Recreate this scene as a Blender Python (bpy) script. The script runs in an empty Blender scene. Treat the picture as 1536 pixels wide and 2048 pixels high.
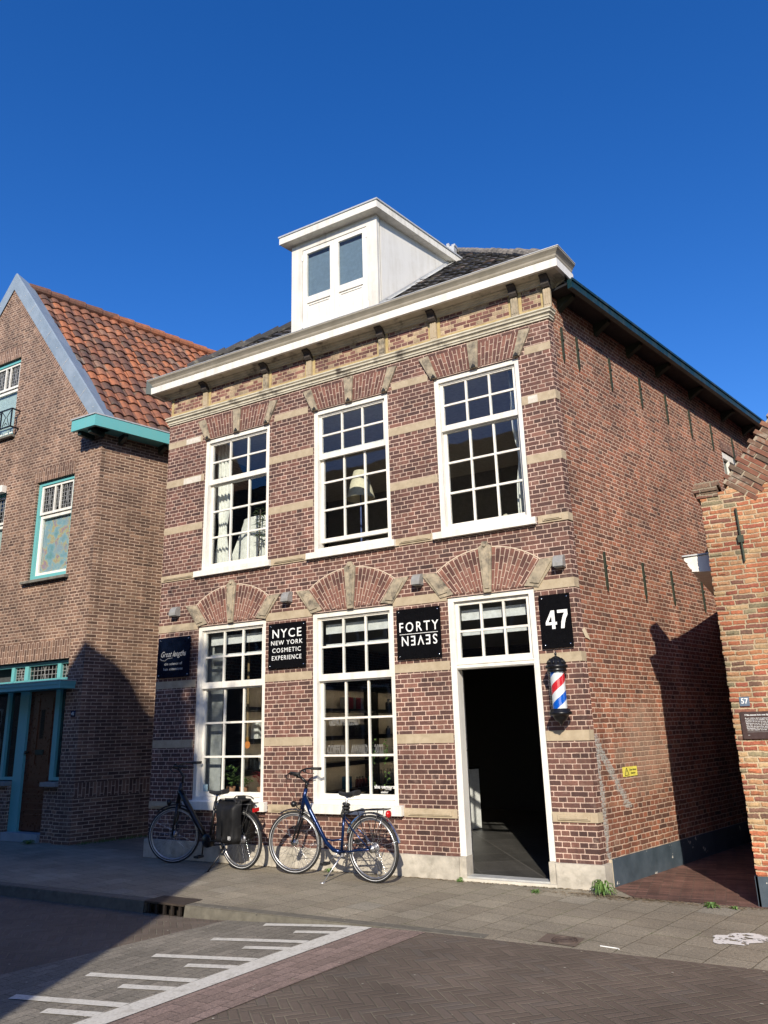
import bpy, bmesh, math, random
from math import sin, cos, pi, radians, sqrt, atan2
from mathutils import Vector, Matrix, noise as mnoise
random.seed(7)
S = bpy.context.scene
COL = S.collection
# ------------------------------------------------------------------ camera
YAW, PIT, ROL, FPX = 0.50636, 0.28116, -0.02808, 1510.9
cd = bpy.data.cameras.new('camera'); cam = bpy.data.objects.new('camera', cd); COL.objects.link(cam)
fw = Vector((-sin(YAW)*cos(PIT), cos(YAW)*cos(PIT), sin(PIT))); rt = Vector((cos(YAW), sin(YAW), 0)); up = rt.cross(fw)
r2 = rt*cos(ROL)+up*sin(ROL); u2 = -rt*sin(ROL)+up*cos(ROL)
Mx = Matrix((r2, u2, -fw)).transposed().to_4x4(); Mx.translation = (8.5262, -8.2921, 1.6); cam.matrix_world = Mx
cd.sensor_fit = 'VERTICAL'; cd.sensor_height = 36; cd.lens = FPX/2048*36; cd.clip_end = 3000; cd.clip_start = .05
S.camera = cam
# ------------------------------------------------------------------ world, sun, exposure
SUN_EL = radians(29.0); SD = Vector((.44, -.898, 0)).normalized()
W_ = bpy.data.worlds.new('World'); S.world = W_; W_.use_nodes = True
nt = W_.node_tree; nt.nodes.clear()
sky = nt.nodes.new('ShaderNodeTexSky'); sky.sky_type = 'NISHITA'; sky.sun_disc = False
sky.sun_elevation = SUN_EL; sky.sun_rotation = atan2(SD.x, SD.y); sky.air_density = 1.0; sky.dust_density = 0.3; sky.ozone_density = 4.0
hs = nt.nodes.new('ShaderNodeHueSaturation'); hs.inputs['Saturation'].default_value = 1.30; hs.inputs['Hue'].default_value = .514; hs.inputs['Value'].default_value = 1.0
bg = nt.nodes.new('ShaderNodeBackground'); bg.inputs[1].default_value = .15
ow = nt.nodes.new('ShaderNodeOutputWorld')
nt.links.new(sky.outputs[0], hs.inputs['Color']); nt.links.new(hs.outputs[0], bg.inputs[0]); nt.links.new(bg.outputs[0], ow.inputs[0])
sl = bpy.data.lights.new('sun', 'SUN'); sl.energy = 4.8; sl.angle = radians(.53); sl.color = (1, .91, .76)
so = bpy.data.objects.new('sun', sl); COL.objects.link(so)
ld = Vector((-SD.x*cos(SUN_EL), -SD.y*cos(SUN_EL), -sin(SUN_EL))); so.rotation_euler = ld.to_track_quat('-Z', 'Y').to_euler(); so.location = (20, -30, 30)
S.view_settings.view_transform = 'Standard'; S.view_settings.look = 'None'; S.view_settings.exposure = 0.33; S.view_settings.gamma = 1

# ------------------------------------------------------------------ node helpers
class NT:
    def __init__(s, name):
        s.m = bpy.data.materials.new(name); s.m.use_nodes = True; s.t = s.m.node_tree; s.t.nodes.clear()
        s.out = s.t.nodes.new('ShaderNodeOutputMaterial')
    def n(s, k, **kw):
        x = s.t.nodes.new(k)
        for a, b in kw.items(): setattr(x, a, b)
        return x
    def l(s, a, b): s.t.links.new(a, b)
    def put(s, sock, v):
        if isinstance(v, bpy.types.NodeSocket): s.l(v, sock)
        elif isinstance(v, (tuple, list)) and len(v) == 3 and sock.type == 'RGBA': sock.default_value = (*v, 1)
        else: sock.default_value = v
    def M(s, op, a, b=0.0, c=None):
        x = s.n('ShaderNodeMath', operation=op); s.put(x.inputs[0], a); s.put(x.inputs[1], b)
        if c is not None: s.put(x.inputs[2], c)
        return x.outputs[0]
    def mix(s, f, a, b, mode='MIX'):
        x = s.n('ShaderNodeMix', data_type='RGBA', blend_type=mode); s.put(x.inputs[0], f); s.put(x.inputs[6], a); s.put(x.inputs[7], b); return x.outputs[2]
    def noise(s, vec, scale, detail=3, rough=.55, dim='3D'):
        x = s.n('ShaderNodeTexNoise', noise_dimensions=dim); 
        if vec is not None: s.l(vec, x.inputs['Vector'])
        x.inputs['Scale'].default_value = scale; x.inputs['Detail'].default_value = detail; x.inputs['Roughness'].default_value = rough
        return x
    def ramp(s, f, stops, interp='LINEAR'):
        x = s.n('ShaderNodeValToRGB'); s.put(x.inputs[0], f); cr = x.color_ramp; cr.interpolation = interp
        while len(cr.elements) > 1: cr.elements.remove(cr.elements[-1])
        cr.elements[0].position = stops[0][0]; cr.elements[0].color = (*stops[0][1], 1)
        for p, c in stops[1:]:
            e = cr.elements.new(p); e.color = (*c, 1)
        return x.outputs[0]
    def mr(s, v, a, b, c=0.0, d=1.0):
        x = s.n('ShaderNodeMapRange'); x.clamp = True; s.put(x.inputs[0], v)
        for i, q in enumerate((a, b, c, d)): s.put(x.inputs[i+1], q)
        return x.outputs[0]
    def comb(s, x, y, z=0.0):
        c = s.n('ShaderNodeCombineXYZ'); s.put(c.inputs[0], x); s.put(c.inputs[1], y); s.put(c.inputs[2], z); return c.outputs[0]
    def white(s, v):
        x = s.n('ShaderNodeTexWhiteNoise', noise_dimensions='3D'); s.l(v, x.inputs['Vector']); return x
    def bsdf(s, col, rough=.8, metal=0.0, height=None, bstr=.5, bdist=.01, **kw):
        b = s.n('ShaderNodeBsdfPrincipled'); s.put(b.inputs['Base Color'], col); s.put(b.inputs['Roughness'], rough); s.put(b.inputs['Metallic'], metal)
        for k, v in kw.items(): s.put(b.inputs[k.replace('_', ' ')], v)
        if height is not None:
            bp = s.n('ShaderNodeBump'); s.put(bp.inputs['Height'], height); bp.inputs['Strength'].default_value = bstr; bp.inputs['Distance'].default_value = bdist
            s.l(bp.outputs[0], b.inputs['Normal'])
        s.l(b.outputs[0], s.out.inputs[0]); return b
    def uv(s):
        u = s.n('ShaderNodeUVMap'); u.uv_map = 'UVMap'; return u.outputs[0]
    def pos(s):
        return s.n('ShaderNodeNewGeometry').outputs['Position']

def noisy(name, c1, c2, scale=6, rough=.8, bstr=.2, bscale=60, metal=0.0, dirt=None, dscale=1.2, dth=(.55, .75), **kw):
    t = NT(name); p = t.pos(); n = t.noise(p, scale, 5, .6); c = t.ramp(n.outputs[0], [(.3, c1), (.7, c2)])
    if dirt:
        d = t.noise(p, dscale, 6, .65); c = t.mix(t.mr(d.outputs[0], *dth), c, dirt)
    h = t.noise(p, bscale, 4).outputs[0]
    t.bsdf(c, rough, metal, h, bstr, .004, **kw); return t.m

def brick(name, stops, mortar, W=.22, H=.0555, mj=.011, bond='cross', wob=.0015, edge=.0015, rough=.85, bstr=.8, dirt=.25, hue=None, flakes=None, v0=0.0, grow=.25, patch=None, u0=0.0, vary=.19, speck=0.0, moss=None, streak=.28, bloom=.22):
    t = NT(name); uv = t.uv()
    wn = t.noise(uv, 9, 2, .5, '2D'); ws = t.n('ShaderNodeSeparateColor'); t.l(wn.outputs['Color'], ws.inputs[0])
    sp = t.n('ShaderNodeSeparateXYZ'); t.l(uv, sp.inputs[0])
    x = t.M('ADD', t.M('ADD', sp.outputs[0], u0+50*W), t.M('MULTIPLY', t.M('SUBTRACT', ws.outputs[0], .5), wob*4)); y = t.M('ADD', t.M('ADD', sp.outputs[1], v0+200*H), t.M('MULTIPLY', t.M('SUBTRACT', ws.outputs[1], .5), wob*4))
    ry = t.M('DIVIDE', y, H); row = t.M('FLOOR', ry); fy = t.M('SUBTRACT', ry, row); par = t.M('MODULO', row, 2.0)
    if bond == 'cross':
        q = t.M('MODULO', t.M('FLOOR', t.M('DIVIDE', row, 2.0)), 2.0)
        w = t.M('MULTIPLY', t.M('SUBTRACT', 1.0, t.M('MULTIPLY', par, .5)), W)
        off = t.M('ADD', t.M('MULTIPLY', t.M('MULTIPLY', q, t.M('SUBTRACT', 1.0, par)), W/2), t.M('MULTIPLY', par, W/4))
    elif bond == 'random':
        rr = t.n('ShaderNodeTexWhiteNoise', noise_dimensions='1D'); t.l(row, rr.inputs['W'])
        w = t.M('MULTIPLY', t.M('SUBTRACT', 1.0, t.M('MULTIPLY', par, .42)), W); off = t.M('MULTIPLY', rr.outputs[0], W)
    elif bond == 'stack':
        w = t.M('ADD', W, 0.0); off = t.M('ADD', 0.0, 0.0)
    else:
        w = t.M('ADD', W, 0.0); off = t.M('MULTIPLY', par, W/2)
    bx = t.M('DIVIDE', t.M('ADD', x, off), w); colm = t.M('FLOOR', bx); fx = t.M('SUBTRACT', bx, colm)
    dx = t.M('MULTIPLY', t.M('MINIMUM', fx, t.M('SUBTRACT', 1.0, fx)), w); dy = t.M('MULTIPLY', t.M('MINIMUM', fy, t.M('SUBTRACT', 1.0, fy)), H)
    d = t.M('SUBTRACT', t.M('MINIMUM', dx, dy), t.M('MULTIPLY', t.M('MAXIMUM', t.M('SUBTRACT', .012, dx), 0.0), t.M('MULTIPLY', t.M('MAXIMUM', t.M('SUBTRACT', .012, dy), 0.0), 20.0)))
    en = t.noise(uv, 70, 3, .6, '2D').outputs[0]
    d = t.M('ADD', d, t.M('MULTIPLY', t.M('SUBTRACT', en, .5), edge*4))
    mask = t.mr(d, mj/2-.0012, mj/2+.0012)
    wv = t.white(t.comb(colm, row, 3.3)); rv = wv.outputs['Value']
    c = t.ramp(rv, stops, 'CONSTANT' if len(stops) > 5 else 'LINEAR')
    fn = t.noise(uv, 45, 4, .65, '2D').outputs[0]
    rs = t.n('ShaderNodeSeparateColor'); t.l(wv.outputs['Color'], rs.inputs[0])
    val = t.M('MULTIPLY', t.mr(fn, .25, .75, 1-grow, 1+grow), t.mr(rs.outputs[1], 0, 1, 1-vary, 1+vary))
    c = t.mix(1.0, c, t.comb(val, val, val), 'MULTIPLY')
    mc = t.mix(t.noise(uv, 3, 4, .6, '2D').outputs[0], mortar, tuple(q*.72 for q in mortar))
    if speck: sv = t.mr(t.noise(uv, 160, 2, .6, '2D').outputs[0], .3, .7, 1-speck, 1+speck); c = t.mix(1.0, c, t.comb(sv, sv, sv), 'MULTIPLY')
    if moss: mc = t.mix(t.mr(t.noise(uv, 1.6, 5, .7, '2D').outputs[0], .5, .62), mc, moss)
    c = t.mix(mask, mc, c)
    big = t.noise(uv, .9, 5, .6, '2D').outputs[0]; bv = t.mr(big, .3, .7, 1-dirt, 1+dirt*.6)
    c = t.mix(1.0, c, t.comb(bv, bv, bv), 'MULTIPLY')
    smp = t.n('ShaderNodeMapping'); t.l(uv, smp.inputs[0]); smp.inputs['Scale'].default_value = (5.5, .55, 1); sn_ = t.noise(smp.outputs[0], 1.0, 5, .65, '2D').outputs[0]; sv2 = t.mr(sn_, .35, .68, 1.04, 1-streak); c = t.mix(1.0, c, t.comb(sv2, sv2, sv2), 'MULTIPLY')
    mo = t.noise(uv, 4.2, 4, .7, '2D').outputs[0]; c = t.mix(t.mr(mo, .58, .75, 0, bloom), c, tuple(q*.75 for q in mortar))
    if flakes:
        fl = t.noise(uv, 2.2, 6, .7, '2D').outputs[0]; c = t.mix(t.mr(fl, flakes[0], flakes[0]+.06, 0, flakes[2]), c, flakes[1])
    if patch: c = patch(t, uv, sp, c)
    hgt = t.M('ADD', t.mr(d, mj/2-.004, mj/2+.005), t.M('MULTIPLY', fn, .45))
    t.bsdf(c, t.mr(fn, .2, .8, rough-.12, rough+.08), 0.0, hgt, bstr, .006); return t.m

def herring(name, stops, mortar, B=.062, n=3, mj=.006, ang=45, dirt=.3):
    t = NT(name); p = t.pos(); mp = t.n('ShaderNodeMapping'); t.l(p, mp.inputs[0]); mp.inputs['Rotation'].default_value[2] = radians(ang); mp.inputs['Scale'].default_value = (1/B, 1/B, 1)
    mp.inputs['Location'].default_value = (600, 600, 0)
    wn = t.noise(p, 5, 2); ws = t.n('ShaderNodeSeparateColor'); t.l(wn.outputs['Color'], ws.inputs[0])
    sp = t.n('ShaderNodeSeparateXYZ'); t.l(mp.outputs[0], sp.inputs[0])
    X = t.M('ADD', sp.outputs[0], t.M('MULTIPLY', ws.outputs[0], .25)); Y = t.M('ADD', sp.outputs[1], t.M('MULTIPLY', ws.outputs[1], .25))
    i = t.M('FLOOR', X); j = t.M('FLOOR', Y); fx = t.M('SUBTRACT', X, i); fy = t.M('SUBTRACT', Y, j)
    k = t.M('MODULO', t.M('ADD', t.M('SUBTRACT', i, j), 6000.0), 2.0*n); hor = t.M('LESS_THAN', k, n-.5)
    k2 = t.M('MODULO', t.M('ADD', t.M('SUBTRACT', t.M('SUBTRACT', j, i), 1.0), 6000.0), 2.0*n)
    def sel(a, b): return t.M('ADD', t.M('MULTIPLY', hor, a), t.M('MULTIPLY', t.M('SUBTRACT', 1.0, hor), b))
    al = sel(t.M('ADD', k, fx), t.M('ADD', k2, fy)); ac = sel(fy, fx)
    ix = sel(t.M('SUBTRACT', i, k), i); iy = sel(j, t.M('SUBTRACT', j, k2))
    dl = t.M('MINIMUM', al, t.M('SUBTRACT', float(n), al)); da = t.M('MINIMUM', ac, t.M('SUBTRACT', 1.0, ac))
    d = t.M('MULTIPLY', t.M('MINIMUM', dl, da), B); en = t.noise(p, 60, 3).outputs[0]
    d = t.M('ADD', d, t.M('MULTIPLY', t.M('SUBTRACT', en, .5), .006))
    mask = t.mr(d, mj/2-.0015, mj/2+.0015)
    wv = t.white(t.comb(ix, iy, hor)); c = t.ramp(wv.outputs['Value'], stops)
    fn = t.noise(p, 90, 4, .7).outputs[0]; v = t.mr(fn, .2, .8, .75, 1.25); c = t.mix(1.0, c, t.comb(v, v, v), 'MULTIPLY')
    mn = t.noise(p, 2.5, 4, .7).outputs[0]
    c = t.mix(mask, t.mix(t.mr(mn, .45, .62), tuple(q*.5 for q in mortar), mortar), c)
    big = t.noise(p, .8, 5, .6).outputs[0]; bv = t.mr(big, .3, .7, 1-dirt, 1+dirt*.5); c = t.mix(1.0, c, t.comb(bv, bv, bv), 'MULTIPLY')
    hgt = t.M('ADD', t.mr(d, mj/2-.003, mj/2+.006), t.M('ADD', t.M('MULTIPLY', fn, .3), t.M('MULTIPLY', wv.outputs['Value'], .5)))
    t.bsdf(c, .8, 0.0, hgt, .7, .006); return t.m

def paint(name, c, rough=.4, dirt=.12, spec=.5, dcol=(.35, .32, .26)):
    t = NT(name); p = t.pos(); n = t.noise(p, 3, 6, .7).outputs[0]; mp = t.n('ShaderNodeMapping'); t.l(p, mp.inputs[0]); mp.inputs['Scale'].default_value = (14, 14, 1.2)
    st = t.noise(mp.outputs[0], 1.0, 4, .6).outputs[0]
    f = t.mr(t.M('MULTIPLY', n, st), .2, .42, 0, dirt); col = t.mix(f, c, dcol)
    t.bsdf(col, t.mr(n, .3, .7, rough-.08, rough+.12), 0.0, t.noise(p, 35, 3).outputs[0], .12, .003); return t.m
def plain(name, c, rough=.5, metal=0.0, **kw):
    t = NT(name); p = t.pos(); n = t.noise(p, 18, 4, .6).outputs[0]; v = t.mr(n, .25, .75, .82, 1.15)
    t.bsdf(t.mix(1.0, c, t.comb(v, v, v), 'MULTIPLY'), t.mr(n, .3, .7, max(.02, rough-.06), rough+.08), metal, n, .08, .002, **kw); return t.m
def emis(name, c, k):
    t = NT(name); e = t.n('ShaderNodeEmission'); e.inputs[0].default_value = (*c, 1); e.inputs[1].default_value = k; t.l(e.outputs[0], t.out.inputs[0]); return t.m
def glassm(name, tint=(.93, .95, .95), ior=1.8, rough=0.0, wave=.0):
    t = NT(name); tr = t.n('ShaderNodeBsdfTransparent'); tr.inputs[0].default_value = (*tint, 1); gl = t.n('ShaderNodeBsdfGlossy'); gl.inputs['Roughness'].default_value = rough
    fr_ = t.n('ShaderNodeFresnel'); fr_.inputs[0].default_value = ior; mx = t.n('ShaderNodeMixShader'); fo = t.M('MULTIPLY', fr_.outputs[0], t.M('SUBTRACT', 1.0, t.n('ShaderNodeNewGeometry').outputs['Backfacing']))
    bp = t.n('ShaderNodeBump'); t.l(t.noise(t.pos(), 2.2, 2, .5).outputs[0], bp.inputs['Height']); bp.inputs['Strength'].default_value = .06; bp.inputs['Distance'].default_value = .02
    t.l(bp.outputs[0], gl.inputs['Normal'])
    t.l(fo, mx.inputs[0]); t.l(tr.outputs[0], mx.inputs[1]); t.l(gl.outputs[0], mx.inputs[2]); t.l(mx.outputs[0], t.out.inputs[0]); return t.m

# ------------------------------------------------------------------ mesh helpers
def rootloc(o):
    while o is not None and o.parent is not None: o = o.parent
    return o.location.copy() if o is not None else Vector((0, 0, 0))
class MB:
    def __init__(s): s.v = []; s.f = []; s.uv = []; s.mi = []
    def quad(s, pts, uv=None, mi=0):
        b = len(s.v); s.v += [Vector(p) for p in pts]; s.f.append(tuple(range(b, b+len(pts)))); s.uv.append(uv); s.mi.append(mi)
    def box(s, x0, x1, y0, y1, z0, z1, R=None, mi=0):
        c = [Vector((x, y, z)) for z in (z0, z1) for y in (y0, y1) for x in (x0, x1)]
        if R is not None: c = [R @ p for p in c]
        for q in ((0, 2, 3, 1), (4, 5, 7, 6), (0, 1, 5, 4), (2, 6, 7, 3), (0, 4, 6, 2), (1, 3, 7, 5)): s.quad([c[k] for k in q], mi=mi)
    def prism(s, poly, a, b, mi=0):
        """poly: list of 3D points (planar), extruded by vector a->b offsets"""
        a = Vector(a); b = Vector(b); P = [Vector(p) for p in poly]; n = len(P)
        A = [p+a for p in P]; B = [p+b for p in P]
        nr = Vector((0, 0, 0))
        for k in range(n): nr += P[k].cross(P[(k+1) % n])
        if nr.dot(b-a) < 0: A, B = B, A
        s.quad(list(reversed(A)), mi=mi); s.quad(B, mi=mi)
        for k in range(n): s.quad([A[k], A[(k+1) % n], B[(k+1) % n], B[k]], mi=mi)
    def tube(s, pts, r, n=10, cap=True, mi=0, flat=None):
        P = [Vector(p) for p in pts]; m = len(P); rr = r if isinstance(r, (list, tuple)) else [r]*m
        t0 = (P[1]-P[0]).normalized(); ref = Vector((0, 0, 1)) if abs(t0.z) < .9 else Vector((1, 0, 0)); u = t0.cross(ref).normalized(); rings = []
        for k in range(m):
            t = ((P[min(k+1, m-1)]-P[max(k-1, 0)])).normalized(); u = (u-t*u.dot(t)).normalized(); w = t.cross(u)
            b = len(s.v); ring = []
            for j in range(n):
                a = 2*pi*j/n; q = P[k]+(u*cos(a)+w*sin(a))*rr[k]; 
                if flat: q = P[k]+(u*cos(a)*flat[0]+w*sin(a)*flat[1])*rr[k]
                s.v.append(q); ring.append(b+j)
            rings.append(ring)
        for k in range(m-1):
            for j in range(n): s.f.append((rings[k][j], rings[k][(j+1) % n], rings[k+1][(j+1) % n], rings[k+1][j])); s.uv.append(None); s.mi.append(mi)
        if cap:
            s.f.append(tuple(reversed(rings[0]))); s.uv.append(None); s.mi.append(mi); s.f.append(tuple(rings[-1])); s.uv.append(None); s.mi.append(mi)
    def lathe(s, prof, c=(0, 0, 0), n=24, R=None, uvcyl=False, mi=0):
        c = Vector(c); base = len(s.v)
        for r, z in prof:
            for j in range(n):
                a = 2*pi*j/n; p = Vector((r*cos(a), r*sin(a), z))
                if R is not None: p = R @ p
                s.v.append(c+p)
        for k in range(len(prof)-1):
            for j in range(n):
                j2 = (j+1) % n; s.f.append((base+k*n+j, base+k*n+j2, base+(k+1)*n+j2, base+(k+1)*n+j)); s.mi.append(mi)
                s.uv.append([(j/n, prof[k][1]), ((j+1)/n, prof[k][1]), ((j+1)/n, prof[k+1][1]), (j/n, prof[k+1][1])] if uvcyl else None)
    def torus(s, c, R, r, ax, n=48, m=10, flat=(1, 1)):
        """ring of radius R about axis ax"""
        c = Vector(c); ax = Vector(ax).normalized(); ref = Vector((0, 0, 1)) if abs(ax.z) < .9 else Vector((1, 0, 0)); u = ax.cross(ref).normalized(); w = ax.cross(u); base = len(s.v)
        for i in range(n):
            a = 2*pi*i/n; d = u*cos(a)+w*sin(a)
            for j in range(m):
                b = 2*pi*j/m; s.v.append(c+d*(R+r*cos(b)*flat[0])+ax*(r*sin(b)*flat[1]))
        for i in range(n):
            for j in range(m):
                s.f.append((base+i*m+j, base+((i+1) % n)*m+j, base+((i+1) % n)*m+(j+1) % m, base+i*m+(j+1) % m)); s.uv.append(None); s.mi.append(0)
    def build(s, name, mats, parent=None, smooth=False, local=False, bevel=0, merge=False):
        me = bpy.data.meshes.new(name); off = Vector((0, 0, 0)) if local else rootloc(parent)
        me.from_pydata([tuple(p-off) for p in s.v], [], s.f)
        ul = me.uv_layers.new(name='UVMap')
        for pi_, poly in enumerate(me.polygons):
            u = s.uv[pi_]
            if u is None:
                n = Vector((0, 0, 0)); P = [s.v[k] for k in s.f[pi_]]
                for k in range(len(P)): n += (P[k]-P[0]).cross(P[(k+1) % len(P)]-P[0])
                if n.length > 0: n.normalize()
                if abs(n.z) > .8: u = [(p.x, p.y) for p in P]
                else:
                    t = Vector((-n.y, n.x, 0)).normalized(); u = [(p.dot(t), p.z) for p in P]
            for li, q in zip(poly.loop_indices, u): ul.data[li].uv = q
            poly.material_index = s.mi[pi_]; poly.use_smooth = smooth
        if not isinstance(mats, (list, tuple)): mats = [mats]
        for m in mats: me.materials.append(m)
        if merge:
            bm = bmesh.new(); bm.from_mesh(me); bmesh.ops.remove_doubles(bm, verts=bm.verts, dist=.0004); bmesh.ops.recalc_face_normals(bm, faces=bm.faces); bm.to_mesh(me); bm.free()
        o = bpy.data.objects.new(name, me); COL.objects.link(o)
        if parent is not None: o.parent = parent
        if bevel:
            mo = o.modifiers.new('b', 'BEVEL'); mo.width = bevel; mo.segments = 2; mo.limit_method = 'ANGLE'; mo.angle_limit = radians(50)
        return o
def tag(o, label, cat=None, group=None, kind=None):
    if label: o['label'] = label
    if cat: o['category'] = cat
    if group: o['group'] = group
    if kind: o['kind'] = kind
    return o
def struct(o): o['kind'] = 'structure'; return o
def thing(name, loc, label, cat, group=None, rz=0):
    o = bpy.data.objects.new(name, None); COL.objects.link(o); o.location = loc; o.rotation_euler[2] = rz; o.empty_display_size = .2
    return tag(o, label, cat, group)
def copy_tree(o, parent=None):
    c = o.copy(); COL.objects.link(c); c.parent = parent
    for ch in list(o.children): copy_tree(ch, c)
    return c
def text(s, size, org, xd, mat, name='lettering', parent=None, up=(0, 0, 1), align='CENTER', bold=0.0, shear=0.0, xs=1.0, space=1.0, ext=.0012, outline=None):
    cu = bpy.data.curves.new(name, 'FONT'); cu.body = s; cu.size = size; cu.align_x = align; cu.align_y = 'CENTER'; cu.offset = bold; cu.shear = shear; cu.space_character = space; cu.extrude = ext; cu.resolution_u = 3
    if outline: cu.fill_mode = 'NONE'; cu.bevel_depth = outline; cu.bevel_resolution = 0; cu.extrude = 0
    ob = bpy.data.objects.new('tmp', cu); COL.objects.link(ob); dg = bpy.context.evaluated_depsgraph_get()
    me = bpy.data.meshes.new_from_object(ob.evaluated_get(dg)); bpy.data.objects.remove(ob); bpy.data.curves.remove(cu)
    xd = Vector(xd).normalized(); up = Vector(up); nd = xd.cross(up); M = Matrix((xd*xs, up, nd)).transposed().to_4x4(); M.translation = Vector(org)-rootloc(parent)
    me.transform(M); me.name = name; me.materials.clear(); me.materials.append(mat)
    o = bpy.data.objects.new(name, me); COL.objects.link(o)
    if parent is not None: o.parent = parent
    return o
def wall(mb, org, dr, L, z0, z1, th, ops, top=None, back=True):
    """vertical wall: org, horizontal unit dir, outward normal = dir x up ; ops = (u0,u1,z0,z1); thickness inward"""
    org = Vector(org); dr = Vector(dr).normalized(); nn = Vector((dr.y, -dr.x, 0)); inn = -nn
    us = sorted({0, L, *[o[0] for o in ops], *[o[1] for o in ops]}); zs = sorted({z0, z1, *[o[2] for o in ops], *[o[3] for o in ops]})
    P = lambda u, z, d=0: org+dr*u+Vector((0, 0, z))+inn*d
    for a, b in zip(us, us[1:]):
        for c, d in zip(zs, zs[1:]):
            if any(o[0]-1e-6 <= a and b <= o[1]+1e-6 and o[2]-1e-6 <= c and d <= o[3]+1e-6 for o in ops): continue
            mb.quad([P(a, c), P(b, c), P(b, d), P(a, d)])
            if back: mb.quad([P(b, c, th), P(a, c, th), P(a, d, th), P(b, d, th)])
    for (a, b, c, d) in ops:
        mb.quad([P(a, c), P(a, d), P(a, d, th), P(a, c, th)]); mb.quad([P(b, c, th), P(b, d, th), P(b, d), P(b, c)])
        mb.quad([P(a, d), P(b, d), P(b, d, th), P(a, d, th)]); mb.quad([P(a, c, th), P(b, c, th), P(b, c), P(a, c)])
    mb.quad([P(0, z0, th), P(0, z0), P(0, z1), P(0, z1, th)]); mb.quad([P(L, z0), P(L, z0, th), P(L, z1, th), P(L, z1)]); mb.quad([P(0, z1), P(L, z1), P(L, z1, th), P(0, z1, th)])

# ------------------------------------------------------------------ materials
def side_patch(t, uv, sp, c):
    # lime-washed pale area and grey cement repair streaks on the side wall (fixed in place)
    n = t.noise(uv, 3.0, 5, .65, '2D').outputs[0]; x = sp.outputs[0]; y = sp.outputs[1]
    def blob(cx, cy, rx, ry):
        return t.M('ADD', t.M('POWER', t.M('DIVIDE', t.M('SUBTRACT', x, cx), rx), 2.0), t.M('POWER', t.M('DIVIDE', t.M('SUBTRACT', y, cy), ry), 2.0))
    u0 = 6.3192*sin(.2614)
    b = t.M('ADD', blob(u0+1.25, 1.35, .75, .55), t.M('MULTIPLY', t.M('SUBTRACT', n, .5), 2.6)); c = t.mix(t.mr(b, .2, 1.2, .5, 0), c, (.36, .25, .18))
    def seg(x0, y0, x1, y1, w):
        k = (x1-x0)/(y1-y0); lx = t.M('ADD', t.M('MULTIPLY', t.M('SUBTRACT', y, y0), k), x0)
        dd = t.M('ABSOLUTE', t.M('SUBTRACT', t.M('ADD', x, t.M('MULTIPLY', t.M('SUBTRACT', t.noise(uv, 9.0, 4, .7, '2D').outputs[0], .5), .22)), lx)); m = t.mr(dd, w*.6, w*1.1, 1, 0)
        lo, hi = min(y0, y1), max(y0, y1); g = t.M('MULTIPLY', t.M('GREATER_THAN', y, lo), t.M('LESS_THAN', y, hi)); return t.M('MULTIPLY', m, g)
    m = t.M('MAXIMUM', seg(u0+.13, 1.5, u0+.17, .24, .055), seg(u0+.14, 1.42, u0+.72, .72, .085))
    f = t.noise(uv, 40, 4, .7, '2D').outputs[0]
    return t.mix(t.M('MULTIPLY', m, t.mr(f, .38, .52, .0, .95)), c, t.mix(f, (.2, .21, .2), (.46, .45, .41)))
m_brick = brick('brick_facade', [(0, (.075, .038, .032)), (.3, (.11, .052, .042)), (.7, (.155, .069, .052)), (1, (.20, .095, .07))], (.74, .535, .425), W=.184, H=.0548, mj=.0092)
m_side = brick('brick_side', [(0, (.11, .052, .036)), (.3, (.20, .080, .048)), (.6, (.255, .096, .056)), (.85, (.32, .115, .062)), (1, (.31, .145, .085))], (.69, .50, .375), W=.20, H=.0537, mj=.0102, wob=.004, edge=.002, patch=side_patch)
m_frieze = brick('brick_frieze', [(0, (.125, .055, .045)), (.14, (.17, .07, .055)), (.3, (.20, .09, .07)), (.45, (.15, .07, .06)), (.58, (.21, .10, .08)), (.66, (.38, .28, .18)), (.8, (.42, .32, .2)), (.92, (.34, .26, .17))], (.60, .44, .30), W=.184, H=.0548, mj=.0095)
m_fan = brick('brick_arch', [(0, (.115, .05, .04)), (.5, (.175, .075, .055)), (1, (.225, .10, .07))], (.66, .49, .38), W=.175, H=.052, mj=.0085, bond='run', dirt=.1)
LB = [(0, (.095, .052, .036)), (.4, (.16, .088, .06)), (.8, (.21, .12, .08)), (1, (.27, .16, .105))]
m_left = brick('brick_brown', LB, (.62, .46, .345), mj=.0115, H=.056, W=.19)
m_leftrun = brick('brick_brown_stretcher', LB, (.62, .46, .345), mj=.0115, H=.056, W=.19, bond='run')
m_leftsold = brick('brick_brown_soldier', LB, (.58, .43, .33), W=.21, H=.062, mj=.0115, bond='run', dirt=.1)
m_right = brick('brick_orange_old', [(0, (.38, .14, .065)), (.16, (.43, .18, .08)), (.3, (.31, .09, .05)), (.44, (.45, .24, .12)), (.58, (.40, .13, .06)), (.7, (.19, .10, .065)), (.78, (.26, .21, .12)), (.86, (.44, .29, .15)), (.94, (.22, .085, .055))], (.60, .46, .29), W=.205, H=.0488, mj=.0125, bond='random', wob=.005, edge=.0035, bstr=1.0, grow=.35)
m_rightcop = brick('brick_coping_old', [(0, (.12, .065, .045)), (.3, (.20, .085, .055)), (.6, (.11, .08, .055)), (.8, (.2, .11, .07)), (1, (.14, .11, .07))], (.36, .29, .2), W=.21, H=.066, mj=.016, bond='run', wob=.006, edge=.005, bstr=1.0, grow=.4, flakes=(.68, (.5, .45, .36), .6))
m_stone = noisy('sandstone', (.36, .285, .19), (.47, .385, .27), 9, .88, .35, 70, dirt=(.25, .2, .13), dscale=5, dth=(.55, .8))
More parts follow.
